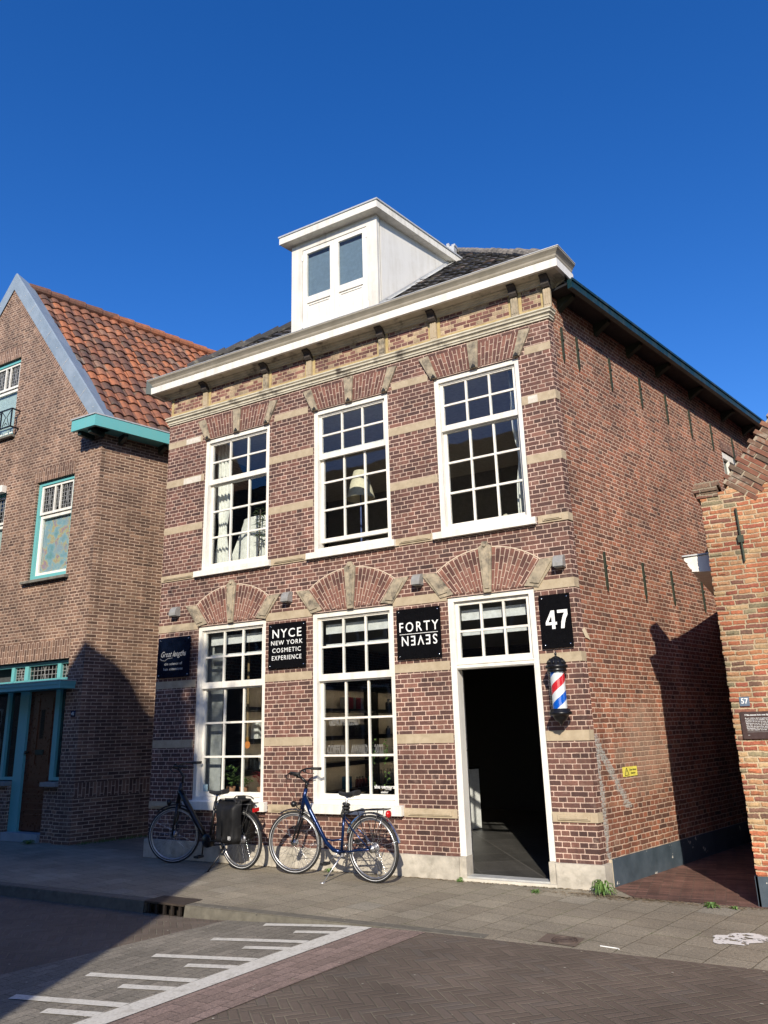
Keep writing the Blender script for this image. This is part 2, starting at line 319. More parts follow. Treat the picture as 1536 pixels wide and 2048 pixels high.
m_stonew = noisy('sandstone_weathered', (.22, .19, .14), (.45, .37, .26), 14, .9, .4, 70, dirt=(.07, .06, .05), dscale=9, dth=(.5, .72))
m_stoney = noisy('sandstone_yellow', (.36, .27, .11), (.46, .36, .19), 12, .9, .3, 70)
m_plinth = noisy('cement_plinth', (.34, .31, .26), (.56, .51, .43), 7, .9, .5, 45, dirt=(.27, .245, .2), dscale=6, dth=(.5, .72))
m_white = paint('white_paint', (.79, .76, .69), .42, .38)
m_whited = paint('white_paint_weathered', (.70, .67, .60), .5, .5)
m_strc = noisy('cream_moulding_stained', (.42, .38, .29), (.62, .57, .45), 7, .8, .3, 40, dirt=(.12, .10, .08), dscale=3.2, dth=(.55, .68))
m_whiteg = paint('grey_white_panel', (.60, .59, .56), .6, .35)
m_teal = paint('turquoise_paint', (.13, .41, .415), .4, .1)
m_green = paint('dark_green_paint_and_eave_shade', (.006, .026, .024), .4, .1)
m_zinc = noisy('zinc_sheet', (.24, .30, .35), (.33, .39, .44), 4, .5, .05, 20, metal=.25)
m_lead = noisy('lead_flashing', (.42, .43, .43), (.6, .6, .58), 6, .5, .1, 25, metal=.3)
m_gutterz = noisy('gutter_grey', (.30, .27, .21), (.40, .36, .29), 5, .6, .1, 40)
m_navy = noisy('navy_plinth_paint', (.040, .058, .075), (.075, .10, .125), 5, .5, .2, 30, dirt=(.62, .6, .54), dscale=7, dth=(.635, .645))
m_cream = noisy('cream_render', (.55, .45, .3), (.68, .58, .42), 8, .85, .3, 50)
m_iron = plain('wrought_iron_and_eave_shade', (.035, .045, .03), .6, .3)
m_black = plain('black_acrylic', (.005, .005, .006), .15, Specular_IOR_Level=.18)
m_blackm = plain('black_metal', (.012, .012, .014), .32, .3)
m_rubber = plain('rubber', (.014, .014, .015), .65)
m_chrome = plain('chrome', (.62, .63, .65), .18, 1.0)
m_alu = plain('brushed_aluminium', (.5, .5, .51), .32, .9)
m_refl = plain('reflective_stripe', (.7, .7, .7), .35)
m_blue = plain('metallic_blue_paint', (.006, .022, .085), .18, .5)
m_darkframe = plain('satin_black_frame', (.010, .010, .012), .3, .2)
m_red = plain('red_lens', (.45, .01, .012), .15)
m_bag = plain('black_tarpaulin', (.009, .009, .01), .55, Specular_IOR_Level=.25)
m_letter = plain('white_lettering', (.82, .82, .80), .5)
m_lettergrey = plain('grey_foil_lettering', (.45, .45, .44), .5)
m_glass = glassm('window_glass')
m_glassdk = glassm('window_glass_dark', (.55, .6, .6))
m_lampg = plain('grey_cast_metal', (.29, .285, .27), .45, .1)
m_room = plain('dark_wall_and_shade', (.012, .012, .013), .7)
m_roomup = plain('room_upstairs_wall', (.30, .29, .26), .8); m_ceilup = plain('white_ceiling', (.75, .74, .70), .8); m_floorup = plain('wooden_floor', (.33, .24, .15), .6)
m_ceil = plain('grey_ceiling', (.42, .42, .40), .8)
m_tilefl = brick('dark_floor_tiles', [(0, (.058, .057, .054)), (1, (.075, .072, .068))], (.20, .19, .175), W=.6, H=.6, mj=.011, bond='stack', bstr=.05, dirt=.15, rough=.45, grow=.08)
m_shelf = plain('black_shelf', (.01, .01, .01), .4)
m_panel = plain('pale_back_panel', (.55, .52, .46), .7); m_warm = emis('warm_light_strip', (1, .74, .46), 7.0)
m_whitec = plain('white_counter', (.7, .7, .69), .4)
m_curt = plain('white_curtain', (.78, .77, .72), .85)
m_wood = plain('red_brown_door_wood', (.10, .028, .009), .3)
m_leaf = NT('leaf_green'); _p = m_leaf.pos(); m_leaf.bsdf(m_leaf.ramp(m_leaf.noise(_p, 20, 3).outputs[0], [(.3, (.05, .11, .02)), (.7, (.13, .22, .05))]), .6); m_leaf = m_leaf.m
m_bark = noisy('bark', (.05, .04, .03), (.12, .095, .07), 12, .9, .6, 30)
def tilemat(name, stops, rough=.75, moss=None):
    t = NT(name); uv = t.uv(); sp = t.n('ShaderNodeSeparateXYZ'); t.l(uv, sp.inputs[0])
    wv = t.white(t.comb(t.M('FLOOR', sp.outputs[0]), t.M('FLOOR', sp.outputs[1]), 1.0)); c = t.ramp(wv.outputs['Value'], stops)
    p = t.pos(); n = t.noise(p, 14, 5, .7).outputs[0]; v = t.mr(n, .25, .75, .6, 1.3); c = t.mix(1.0, c, t.comb(v, v, v), 'MULTIPLY')
    if moss: c = t.mix(t.mr(t.noise(p, 5, 5, .7).outputs[0], .56, .68, 0, .8), c, moss)
    t.bsdf(c, rough, 0.0, t.noise(p, 60, 4).outputs[0], .3, .004); return t.m
m_pan = tilemat('orange_pantiles', [(0, (.10, .055, .04)), (.25, (.15, .068, .043)), (.5, (.20, .082, .046)), (.68, (.27, .10, .05)), (.88, (.37, .13, .055)), (1, (.17, .13, .10))], moss=(.10, .085, .06))
m_slate = tilemat('dark_roof_tiles', [(0, (.02, .02, .022)), (.5, (.038, .036, .036)), (.9, (.07, .064, .06)), (1, (.14, .10, .08))], .6, moss=(.2, .18, .13))

m_cop = tilemat('coping_brick_faces', [(0, (.14, .07, .045)), (.3, (.24, .09, .055)), (.55, (.12, .085, .06)), (.8, (.26, .12, .07)), (1, (.16, .12, .08))], .9, moss=(.36, .32, .25))

# ------------------------------------------------------------------ ground
KY = -2.13
def rz(x, y=0):
    f = min(1, max(0, (x-2.4)/3.2)); return -.108*(1-f*f*(3-2*f))
def sheet(name, xl, xr, y0, y1, dz, mat, nx=8, ny=30, uvf=None, solid=False):
    mb = MB()
    for j in range(ny):
        ya = y0+(y1-y0)*j/ny; yb = y0+(y1-y0)*(j+1)/ny
        for i in range(nx):
            q = []
            for yy, k in ((ya, i), (ya, i+1), (yb, i+1), (yb, i)):
                a = xl(yy); b = xr(yy); xx = a+(b-a)*k/nx; q.append((xx, yy, rz(xx)+dz))
            uv = [uvf(p[0], p[1]) for p in q] if uvf else None
            mb.quad(q, uv)
    return struct(mb.build(name, mat, smooth=True, merge=True))
m_brown = herring('brown_herringbone_clinkers', [(0, (.108, .082, .062)), (.4, (.122, .093, .071)), (.8, (.138, .105, .081)), (1, (.12, .098, .08))], (.20, .175, .12))
m_soil = noisy('ground_soil', (.07, .06, .045), (.12, .1, .08), 2, .95)
g = MB(); g.quad([(-900, -900, -.16), (900, -900, -.16), (900, 900, -.16), (-900, 900, -.16)]); struct(g.build('ground', m_soil))
xs_ = [-60, -20, -8, -4, -2, 0, 1, 2, 2.4, 2.7, 3, 3.3, 3.6, 3.9, 4.2, 4.5, 4.8, 5.1, 5.4, 5.6, 7, 9, 14, 30, 60]
g = MB()
for a, b in zip(xs_, xs_[1:]):
    for c, d in ((-30, -10), (-10, -6), (-6, -4), (-4, KY)): g.quad([(a, c, rz(a)), (b, c, rz(b)), (b, d, rz(b)), (a, d, rz(a))])
struct(g.build('road', m_brown, smooth=True, merge=True))
def tc(x, y):
    a = radians(77); return (x*cos(a)+y*sin(a), -x*sin(a)+y*cos(a))
def tile_weeds(t, uv, sp, c):
    n = t.noise(uv, 2.0, 4, .6, '2D').outputs[0]; return c
m_gt = brick('concrete_paving_tiles', [(0, (.235, .202, .148)), (.4, (.25, .218, .162)), (.85, (.265, .232, .172)), (.97, (.30, .265, .20)), (1, (.24, .22, .175))], (.11, .09, .05), bloom=0.0, streak=.12, vary=.045, speck=.4, moss=(.10, .12, .03), W=.3, H=.3, mj=.006, bond='run', bstr=.5, dirt=.22, edge=.003, wob=.0025, grow=.3, rough=.9)
def pav(name, ring, z, mat, uvf):
    mb = MB(); mb.quad([(x, y, z) for x, y in ring], [uvf(x, y) for x, y in ring]); return struct(mb.build(name, mat))
pav('pavement', [(-60, KY+.0), (2.0, KY), (5.6, KY+.0), (14, KY), (60, KY), (60, -.2), (14, -.25), (7.77, -.25), (6.66, -.22), (6.25, .4), (-60, .46), (-60, .4)], 0.0, m_gt, tc)
m_alley = brick('alley_clinkers', [(0, (.11, .052, .04)), (.5, (.17, .08, .06)), (1, (.22, .11, .085))], (.16, .12, .085), W=.2, H=.05, mj=.006, bond='run', bstr=.6, dirt=.35, edge=.004, wob=.003)
mb = MB(); R_ = [(6.2, .4), (6.66, -.225), (7.8, -.255), (9.4, -.255), (9.4, 14), (6.2, 14)]; mb.quad([(x, y, .004) for x, y in R_], [(x*.98+y*.1, y*.98-x*.1) for x, y in R_]); struct(mb.build('alley', m_alley))
mb = MB(); R_ = [(-4.4, .4), (.1, .4), (.1, 14), (-4.4, 14)]; mb.quad([(x, y, -.002+.006) for x, y in R_], [tc(x, y) for x, y in R_]); struct(mb.build('path', m_gt))
# kerb
m_kerb = noisy('kerb_concrete', (.095, .086, .068), (.155, .142, .112), 12, .9, .5, 60)
kb = MB(); xs2 = [-60, -20, -5, -1, 0, 1, 1.5, 2.2, 2.75, 3.1, 3.5, 4, 4.5, 5, 5.4, 5.9]
for a, b in zip(xs2, xs2[1:]):
    if a == 2.2: continue
    za = .003; f = lambda x: KY-.003
    kb.quad([(a, f(a)-.015, rz(a)-.02), (b, f(b)-.015, rz(b)-.02), (b, f(b), za-.015), (a, f(a), za-.015)]); kb.quad([(a, f(a), za-.015), (b, f(b), za-.015), (b, f(b)+.015, za), (a, f(a)+.015, za)])
    kb.quad([(a, f(a)+.015, za), (b, f(b)+.015, za), (b, KY+.125, za), (a, KY+.125, za)])
for xx in (2.2, 2.75): kb.quad([(xx, KY, -.13), (xx, KY+.125, -.13), (xx, KY+.125, .003), (xx, KY, .003)])
kerb = struct(kb.build('kerb', m_kerb))
# gully drain in the kerb
dr = thing('kerb_drain', (2.47, KY-.06, -.1), 'cast iron gully drain set into the kerb with a slotted side inlet', 'drain')
d_ = MB(); d_.box(2.21, 2.74, KY-.01, KY+.26, -.012, .005); d_.build('cover_plate', noisy('cast_iron', (.03, .022, .017), (.06, .045, .035), 9, .6, .3, 50), dr, bevel=.004)
d_ = MB()
for k in range(5): d_.box(2.25+k*.105, 2.275+k*.105, KY-.005, KY+.02, -.125, -.012)
d_.box(2.21, 2.74, KY-.006, KY+.02, -.13, -.105); d_.box(2.21, 2.74, KY+.10, KY+.11, -.13, -.012); d_.build('grate', plain('rust_black_iron', (.02, .014, .01), .7), dr)
# road surface areas
XL = lambda y: 4.71+.138*(y+1.95); XR = lambda y: 4.91+.138*(y+1.95); RR = lambda y: 5.42+.15*(y+1.95)
GL = lambda y: 3.27+.27*(y+2.25)
m_gray = brick('grey_pavers', [(0, (.165, .148, .118)), (.5, (.20, .18, .145)), (1, (.235, .21, .17))], (.085, .075, .055), bloom=0.0, streak=.1, vary=.06, speck=.35, W=.21, H=.105, mj=.005, bond='run', bstr=.5, dirt=.18, edge=.003, wob=.002, grow=.35, rough=.9)
m_redp = brick('pink_pavers', [(0, (.20, .145, .12)), (.5, (.235, .168, .14)), (1, (.27, .195, .165))], (.11, .075, .06), bloom=0.0, streak=.1, vary=.06, speck=.35, W=.21, H=.105, mj=.005, bond='run', bstr=.5, dirt=.15, edge=.003, wob=.002, grow=.35, rough=.9)
m_mark = NT('worn_road_paint'); _p = m_mark.pos(); _n = m_mark.noise(_p, 45, 5, .7).outputs[0]; _w = m_mark.noise(_p, 7, 5, .75).outputs[0]; m_mark.bsdf(m_mark.mix(m_mark.mr(_w, .52, .70, 0, .55), m_mark.ramp(_n, [(.30, (.26, .24, .2)), (.42, (.56, .54, .48)), (.7, (.68, .66, .60))]), (.30, .28, .23)), .7, 0.0, _n, .4, .004); m_mark = m_mark.m
la = lambda x, y: (y+x*.1, x-y*.14)
sheet('parking_strip', GL, XL, -14, KY-.004, .004, m_gray, 8, 30, la)
sheet('pink_paving_strip', XR, RR, -14, KY-.004, .004, m_redp, 6, 30, la)
sheet('road_marking_edge_line', XL, lambda y: XR(y), -12, KY-.004, .008, m_mark, 2, 40)
mk = MB()
def stripe(x0, y0, x1, y1, w=.085):
    n = 8
    for i in range(n):
        a = x0+(x1-x0)*i/n; b = x0+(x1-x0)*(i+1)/n; ya = y0+(y1-y0)*i/n; yb = y0+(y1-y0)*(i+1)/n
        mk.quad([(a+(.03 if i == 0 else 0), ya-w/2, rz(a)+.009), (b, yb-w/2, rz(b)+.009), (b, yb+w/2, rz(b)+.009), (a, ya+w/2, rz(a)+.009)])
for k in range(12):
    y = -2.24-.553*k; s = max(3.3, 3.80-.13*k+.006*k*k) if k < 5 else 3.3-.03*(k-4); e = XL(y)+.01
    stripe(s, y, e, y+.085)
    y2 = y-.19+.01*k; s2 = 4.27-.11*k+.004*k*k; stripe(s2, y2-.09*0, XL(y2)+.01, y2+.05)
struct(mk.build('road_marking_hatching', m_mark))
mb = MB(); n = 26; ring = []
for i in range(n):
    a = 2*pi*i/n; r = 1+.35*mnoise.noise((cos(a)*2.3, sin(a)*2.3, .4)); ring.append((7.69+.19*r*cos(a)+.07*sin(a), -1.39+.2*r*sin(a), .005))
mb.quad(ring); m_pp = NT('spilled_white_paint'); _p = m_pp.pos(); _n = m_pp.noise(_p, 12, 5, .7).outputs[0]
_b = m_pp.n('ShaderNodeBsdfPrincipled'); _b.inputs['Base Color'].default_value = (.72, .70, .66, 1); _t = m_pp.n('ShaderNodeBsdfTransparent'); _x = m_pp.n('ShaderNodeMixShader'); m_pp.l(m_pp.mr(_n, .44, .48), _x.inputs[0]); m_pp.l(_t.outputs[0], _x.inputs[1]); m_pp.l(_b.outputs[0], _x.inputs[2]); m_pp.l(_x.outputs[0], m_pp.out.inputs[0])
struct(mb.build('pavement_paint_stain', m_pp.m))
mh = thing('manhole_cover', (6.46, -1.94, 0), 'small round cast iron cover in a square brown frame near the pavement edge', 'manhole cover')
mb = MB(); R_ = [(6.31, -1.80), (6.62, -1.83), (6.62, -2.09), (6.31, -2.05)]; mb.quad([(x, y, .005) for x, y in R_[::-1]]); mb.build('frame', noisy('brown_surround', (.10, .075, .055), (.15, .11, .085), 20, .9), mh)
mb = MB(); mb.lathe([(0, .012), (.03, .012), (.034, .008), (.05, .008), (.054, .013), (.068, .013), (.072, .008), (.088, .008), (.09, .014), (.1, .014), (.102, .004)][::-1], (6.5, -1.955, 0), 28); mb.build('lid', noisy('rusty_iron', (.05, .035, .028), (.1, .07, .055), 30, .7, .5, 80), mh, smooth=False)
mb = MB(); mb.tube([(6.783, -2.0, .006), (6.86, -2.012, .006), (6.915, -2.018, .006), (6.93, -2.035, .006)], .004, 6); tag(mb.build('drinking_straw', m_letter), 'bent white straw lying on the paving tiles beside the round iron cover', 'straw')
rnd = random.Random(5); mb = MB()
for k in range(420):
    x = rnd.uniform(-1, 9); y = rnd.uniform(-5.5, -.1)
    if rnd.random() < .5: y = rnd.choice([rnd.uniform(-.35, -.05), rnd.uniform(-2.2, -1.9), y])
    z = (0 if y > KY-.1 else rz(x)+.004)+.004; r = rnd.uniform(.003, .009); a = rnd.uniform(0, 6.28); n = 5
    mb.quad([(x+r*cos(a+i*1.256)*(1.6 if i % 2 else 1), y+r*sin(a+i*1.256), z) for i in range(n)])
tag(mb.build('litter', noisy('dry_leaf_bits', (.25, .22, .14), (.5, .47, .4), 3, .9)), 'tiny pale crumbs and leaf bits strewn over the paving', 'litter', kind='stuff')
mb = MB(); rnd = random.Random(12)
for k in range(2600):
    f = rnd.random(); a = rnd.uniform(0, 6.28); r = rnd.uniform(.003, .010)
    if f < .55: x = rnd.uniform(-.05, 6.4); y = -.04-abs(rnd.gauss(0, .035))
    elif f < .8: x = rnd.gauss(6.5, .35); y = -.22-abs(rnd.gauss(0, .07))+(x-6.5)*-.05
    else: x = rnd.uniform(6.4, 9); y = -.26-abs(rnd.gauss(0, .06))
    mb.quad([(x+r*cos(a+i*1.256)*(1.7 if i % 2 else 1), y+r*sin(a+i*1.256), .006) for i in range(5)])
tag(mb.build('sand', noisy('sandy_dirt', (.22, .16, .09), (.36, .27, .16), 5, .95)), 'sandy dirt gathered along the foot of the walls', 'dirt', kind='stuff')
def weed(loc, r, n, label, h=.1, cs=(.12, .04)):
    mb = MB(); rr = random.Random(len(label)*7+n)
    for k in range(n):
        a = rr.uniform(0, 6.28); l = r*rr.uniform(.5, 1.1); hh = h*rr.uniform(.3, 1.1); w = r*rr.uniform(.08, .14); d = Vector((cos(a), sin(a), 0)); s = Vector((-sin(a), cos(a), 0)); p0 = Vector(loc)+d*rr.uniform(0, r*.15)
        ps = [p0, p0+d*l*.4+Vector((0, 0, hh)), p0+d*l*.8+Vector((0, 0, hh*.9)), p0+d*l+Vector((0, 0, hh*.35))]; ws = [w*.3, w, w*.7, 0.002]
        for i in range(3): mb.quad([ps[i]-s*ws[i], ps[i+1]-s*ws[i+1], ps[i+1]+s*ws[i+1], ps[i]+s*ws[i]])
    return tag(mb.build('weed', m_leaf), label, 'weed')
weed((6.37, -.2, 0), .12, 46, 'large leafy weed growing at the foot of the grey plinth corner', .13)
weed((4.80, -.10, 0), .05, 26, 'small grass tuft beside the left end of the doorstep', .05)
weed((5.73, -.33, 0), .065, 26, 'low green weed in the paving joint in front of the doorstep', .03)
weed((7.37, -.36, 0), .09, 34, 'flat green weed where alley bricks meet pavement tiles', .035)
weed((7.56, -.36, 0), .05, 18, 'thin pale weed beside the corner of the orange brick house', .025)
weed((3.1, -.10, 0), .07, 24, 'small green weed on the pavement behind the blue bicycle pedal', .04)
weed((-2.95, .30, 0), .12, 34, 'dark weed clump at the threshold of the turquoise doorway', .06)
rr = random.Random(3); mb = MB()
for k in range(260):
    u = rr.uniform(0, 1.6); x = -2.05+u*.29+rr.uniform(0, .12); y = .5+u*.96+rr.uniform(-.1, .05); a = rr.uniform(0, 6.28); h = rr.uniform(.02, .07); dx = cos(a)*.03; dy = sin(a)*.03
    mb.quad([(x-.006, y, 0), (x+.006, y, 0), (x+dx, y+dy, h)])
tag(mb.build('grass', m_leaf), 'dark strip of grass along the foot of the brown side wall', 'grass', kind='stuff')

exec_parts = []
# ------------------------------------------------------------------ MAIN BUILDING
W = 6.319; SA = .2614; sd = Vector((sin(SA), cos(SA), 0)); sn = Vector((cos(SA), -sin(SA), 0))
def SP(t, z, o=0.0): return Vector((W, 0, 0))+sd*t+sn*o+Vector((0, 0, z))
shop = thing('brick_shop_house', (3.1, 4, 0), 'two storey purple brick corner shop with sandstone bands, white sash windows and a white dormer', 'building')
UP = [(.780, 2.034), (2.810, 4.030), (4.722, 5.899)]; LO = [(.780, 2.020), (2.789, 4.018)]; DO = (4.762, 5.855)
UZ = (3.941, 6.025); LZ = (.741, 3.117)
ops = [(a, b, UZ[0], UZ[1]) for a, b in UP]+[(a, b, LZ[0], LZ[1]) for a, b in LO]+[(DO[0], DO[1], -.02, LZ[1])]
mb = MB(); wall(mb, (0, 0, 0), (1, 0, 0), W, 0, 6.46, .175, ops)
mb.build('facade_wall', m_brick, shop)
mb = MB(); mb.quad([(W, -.001, 0), SP(.12, 0), SP(.12, 6.5), (W, -.001, 6.5)]); mb.build('corner_return', m_brick, shop)
mb = MB(); LS = 9.0
# side wall with one small window high up
wo = [(5.33, 6.1, 5.25, 6.05)]
mb2 = MB(); wall(mb2, SP(.118, 0), sd, LS, 0, 7.0, .28, [(a-.118, b-.118, c, d) for a, b, c, d in wo])
mb2.build('side_wall', m_side, shop)
mb = MB(); wall(mb, (0, 9, 0), (0, -1, 0), 8.999, 0, 7.0, .28, []); mb.build('left_wall', m_side, shop)
mb = MB(); wall(mb, SP(LS, 0), (-1, 0, 0), 8.6, 0, 7.0, .28, []); mb.build('rear_wall', m_side, shop)
# frieze wall above the string course
mb = MB(); mb.box(.02, W+.012, -.004, .3, 6.53, 6.97); mb.build('frieze_wall', m_frieze, shop)
# yellow stone borders of the frieze + pilasters + brackets
PX = [.775, 1.97, 2.765, 3.985, 4.78, 5.92, 6.345]; PXW = .045
def fr_border(a, b):
    q = MB(); q.box(a, a+.04, -.012, 0, 6.56, 6.90); q.box(b-.04, b, -.012, 0, 6.56, 6.90); q.box(a+.04, b-.04, -.012, 0, 6.56, 6.615); q.build('stone_border', m_stoney, shop)
ed = [.0]+PX
for i in range(7):
    a = (0.03 if i == 0 else PX[i-1]+.047); b = PX[i]-.047
    if i == 6: b = PX[6]-.05
    fr_border(a, b)
for i, x in enumerate(PX):
    q = MB(); q.box(x-.045, x+.045, -.05, .0, 6.558, 6.84)
    for k in (-.028, 0, .028): q.box(x+k-.009, x+k+.009, -.056, -.05, 6.60, 6.82)
    pl = q.build('pilaster', m_stonew if i % 2 else m_stone, shop, bevel=.003)
    prof = [(-.05, 6.82), (-.075, 6.83), (-.10, 6.86), (-.105, 6.90), (-.13, 6.93), (-.165, 6.945), (-.165, 6.962), (0, 6.962), (0, 6.82)]
    q = MB(); q.prism([(x-.05, y, z) for y, z in prof], (0, 0, 0), (.10, 0, 0)); q.build('bracket', noisy('bracket_dark', (.025, .02, .018), (.07, .055, .045), 14, .8) if i == 0 else bpy.data.materials['bracket_dark'], pl)
# string course moulding (profile swept along front and short return)
def mould(name, prof, x0, x1, mat, par, ret=.14, sides=True, bev=0):
    """prof: list of (out, z) bottom->top ; mitred return along the side wall and the left"""
    q = MB()
    def P(o, z, which):
        if which == 0: return Vector((x0-(o if sides else 0), -o, z))
        if which == 1: return Vector((x1+o*.98, -o, z))
        if which == 2: return Vector((x1, 0, z))+sd*ret+sn*o
        if which == 3: return Vector((x0-(o if sides else 0), .1, z))
    n = len(prof)
    for k in range(n-1):
        (o0, z0), (o1, z1) = prof[k], prof[k+1]
        q.quad([P(o0, z0, 0), P(o0, z0, 1), P(o1, z1, 1), P(o1, z1, 0)])
        q.quad([P(o0, z0, 1), P(o0, z0, 2), P(o1, z1, 2), P(o1, z1, 1)])
        if sides: q.quad([P(o0, z0, 3), P(o0, z0, 0), P(o1, z1, 0), P(o1, z1, 3)])
    q.quad([P(o, z, 2) for o, z in prof]); 
    if not sides: q.quad([P(o, z, 0) for o, z in prof][::-1])
    return q.build(name, mat, par)
mould('string_course', [(0, 6.43), (.018, 6.432), (.018, 6.452), (.032, 6.458), (.032, 6.478), (.022, 6.484), (.04, 6.50), (.052, 6.505), (.052, 6.525), (.044, 6.53), (.062, 6.545), (.062, 6.562), (0, 6.575)], 0, W, m_strc, shop, .1)
# cornice: bed mould, soffit, fascia, gutter
mould('bed_moulding', [(0, 6.895), (.03, 6.897), (.03, 6.915), (.055, 6.93), (.06, 6.945), (.085, 6.955), (.085, 6.967), (.24, 6.967)], 0, W, m_strc, shop, .16)
mould('cornice_fascia', [(.2, 6.966), (.24, 6.966), (.245, 7.072), (.22, 7.08), (0, 7.08)], 0, W, m_white, shop, .30)
mould('gutter', [(.18, 7.075), (.20, 7.083), (.21, 7.098), (.225, 7.10), (.235, 7.115), (.24, 7.135), (.26, 7.16), (.285, 7.185), (.288, 7.205), (.275, 7.208), (.26, 7.19), (0, 7.15)], 0, W, m_gutterz, shop, .30)
mould('gutter_edge', [(.283, 7.205), (.292, 7.203), (.292, 7.213), (.283, 7.213)], 0, W, m_lead, shop, .30)
mb = MB(); mb.prism([(-.28, -.30, 0), (-.0, 0, 0), (0, .1, 0), (-.28, .1, 0)], (0, 0, 6.968), (0, 0, 7.2)); mb.build('gutter_end', m_green, shop)
# sandstone bands
LP = (0, .78); P1 = (2.034, 2.81); P2 = (4.03, 4.722); RP = (5.899, W)
def band(segs, z0, z1, ret=True, po=.004, name='stone_band', panel=False, mat=None):
    for i, (a, b) in enumerate(segs):
        q = MB()
        last = abs(b-W) < 1e-6
        if last and ret:
            q.prism([(a+.001, 0.0, 0), (a+.001, -po, 0), (W+.002+po, -po, 0), (*SP(.105, 0, po).xy, 0), (*SP(.105, 0, -.01).xy, 0)], (0, 0, z0), (0, 0, z1))
        else: q.box(a+.001, b-.001, -po, 0, z0, z1)
        if panel:
            q.box(a+.06, b-.06, -po-.014, -po, z0+.022, z1-.022); q.box(a+.085, b-.085, -po-.022, -po-.014, z0+.035, z1-.036)
        q.build(name, mat or (m_stone if (i+int(z0*10)) % 3 else m_stone), shop, bevel=.004)
band([(0, .72), (2.12, 2.72), (4.10, 4.645), (5.985, W)], 6.025, 6.125, ret=False)
band([LP, P1, P2, RP], 5.365, 5.475); band([LP, P1, P2, RP], 4.602, 4.706)
band([(0, .70), (2.10, 2.735), (4.09, 4.65), (5.975, W)], 3.854, 3.945, panel=True, po=.012)
LP2 = (0, .78); Q1 = (2.02, 2.789); Q2 = (4.018, 4.762); Q3 = (5.855, W)
band([LP2, Q1, Q2, Q3], 3.083, 3.19); band([LP2, Q1, Q2, Q3], 2.266, 2.37); band([LP2, Q1, Q2, Q3], 1.441, 1.548)
band([(0, .69), (2.11, 2.70), (4.09, 4.762), Q3], .63, .727, panel=True, po=.012)
m_rep = noisy('pale_repair', (.5, .45, .37), (.66, .62, .55), 14, .9)
for z0, z1, a, b in ((5.37, 5.465, .36, .72), (6.03, 6.12, .38, .68), (5.37, 5.465, 5.98, 6.1)): mb = MB(); mb.quad([(a, -.0055, z0), (b, -.0055, z0), (b, -.0055, z1), (a, -.0055, z1)]); mb.build('pale_stone_repair', m_rep, shop)
# plinth
mb = MB(); mb.box(-.03, DO[0], -.035, 0, -.05, .237); mb.build('plinth', m_plinth, shop, bevel=.012)
mb = MB(); mb.prism([(DO[1], 0, 0), (DO[1], -.035, 0), (W+.04, -.035, 0), (*SP(.16, 0, .03).xy, 0), (*SP(.16, 0, -.01).xy, 0)], (0, 0, -.05), (0, 0, .237)); mb.build('plinth', m_plinth, shop, bevel=.012)
mb = MB(); mb.prism([SP(.162, 0, 0), SP(.162, 0, .014), SP(.235, 0, .014), SP(.235, 0, 0)], (0, 0, -.05), (0, 0, .262)); mb.build('cream_render_patch', m_cream, shop)
mb = MB(); mb.prism([SP(.2, 0, 0), SP(.2, 0, .02), SP(LS, 0, .02), SP(LS, 0, 0)], (0, 0, -.05), (0, 0, .265)); mb.build('side_plinth', m_navy, shop, bevel=.004)
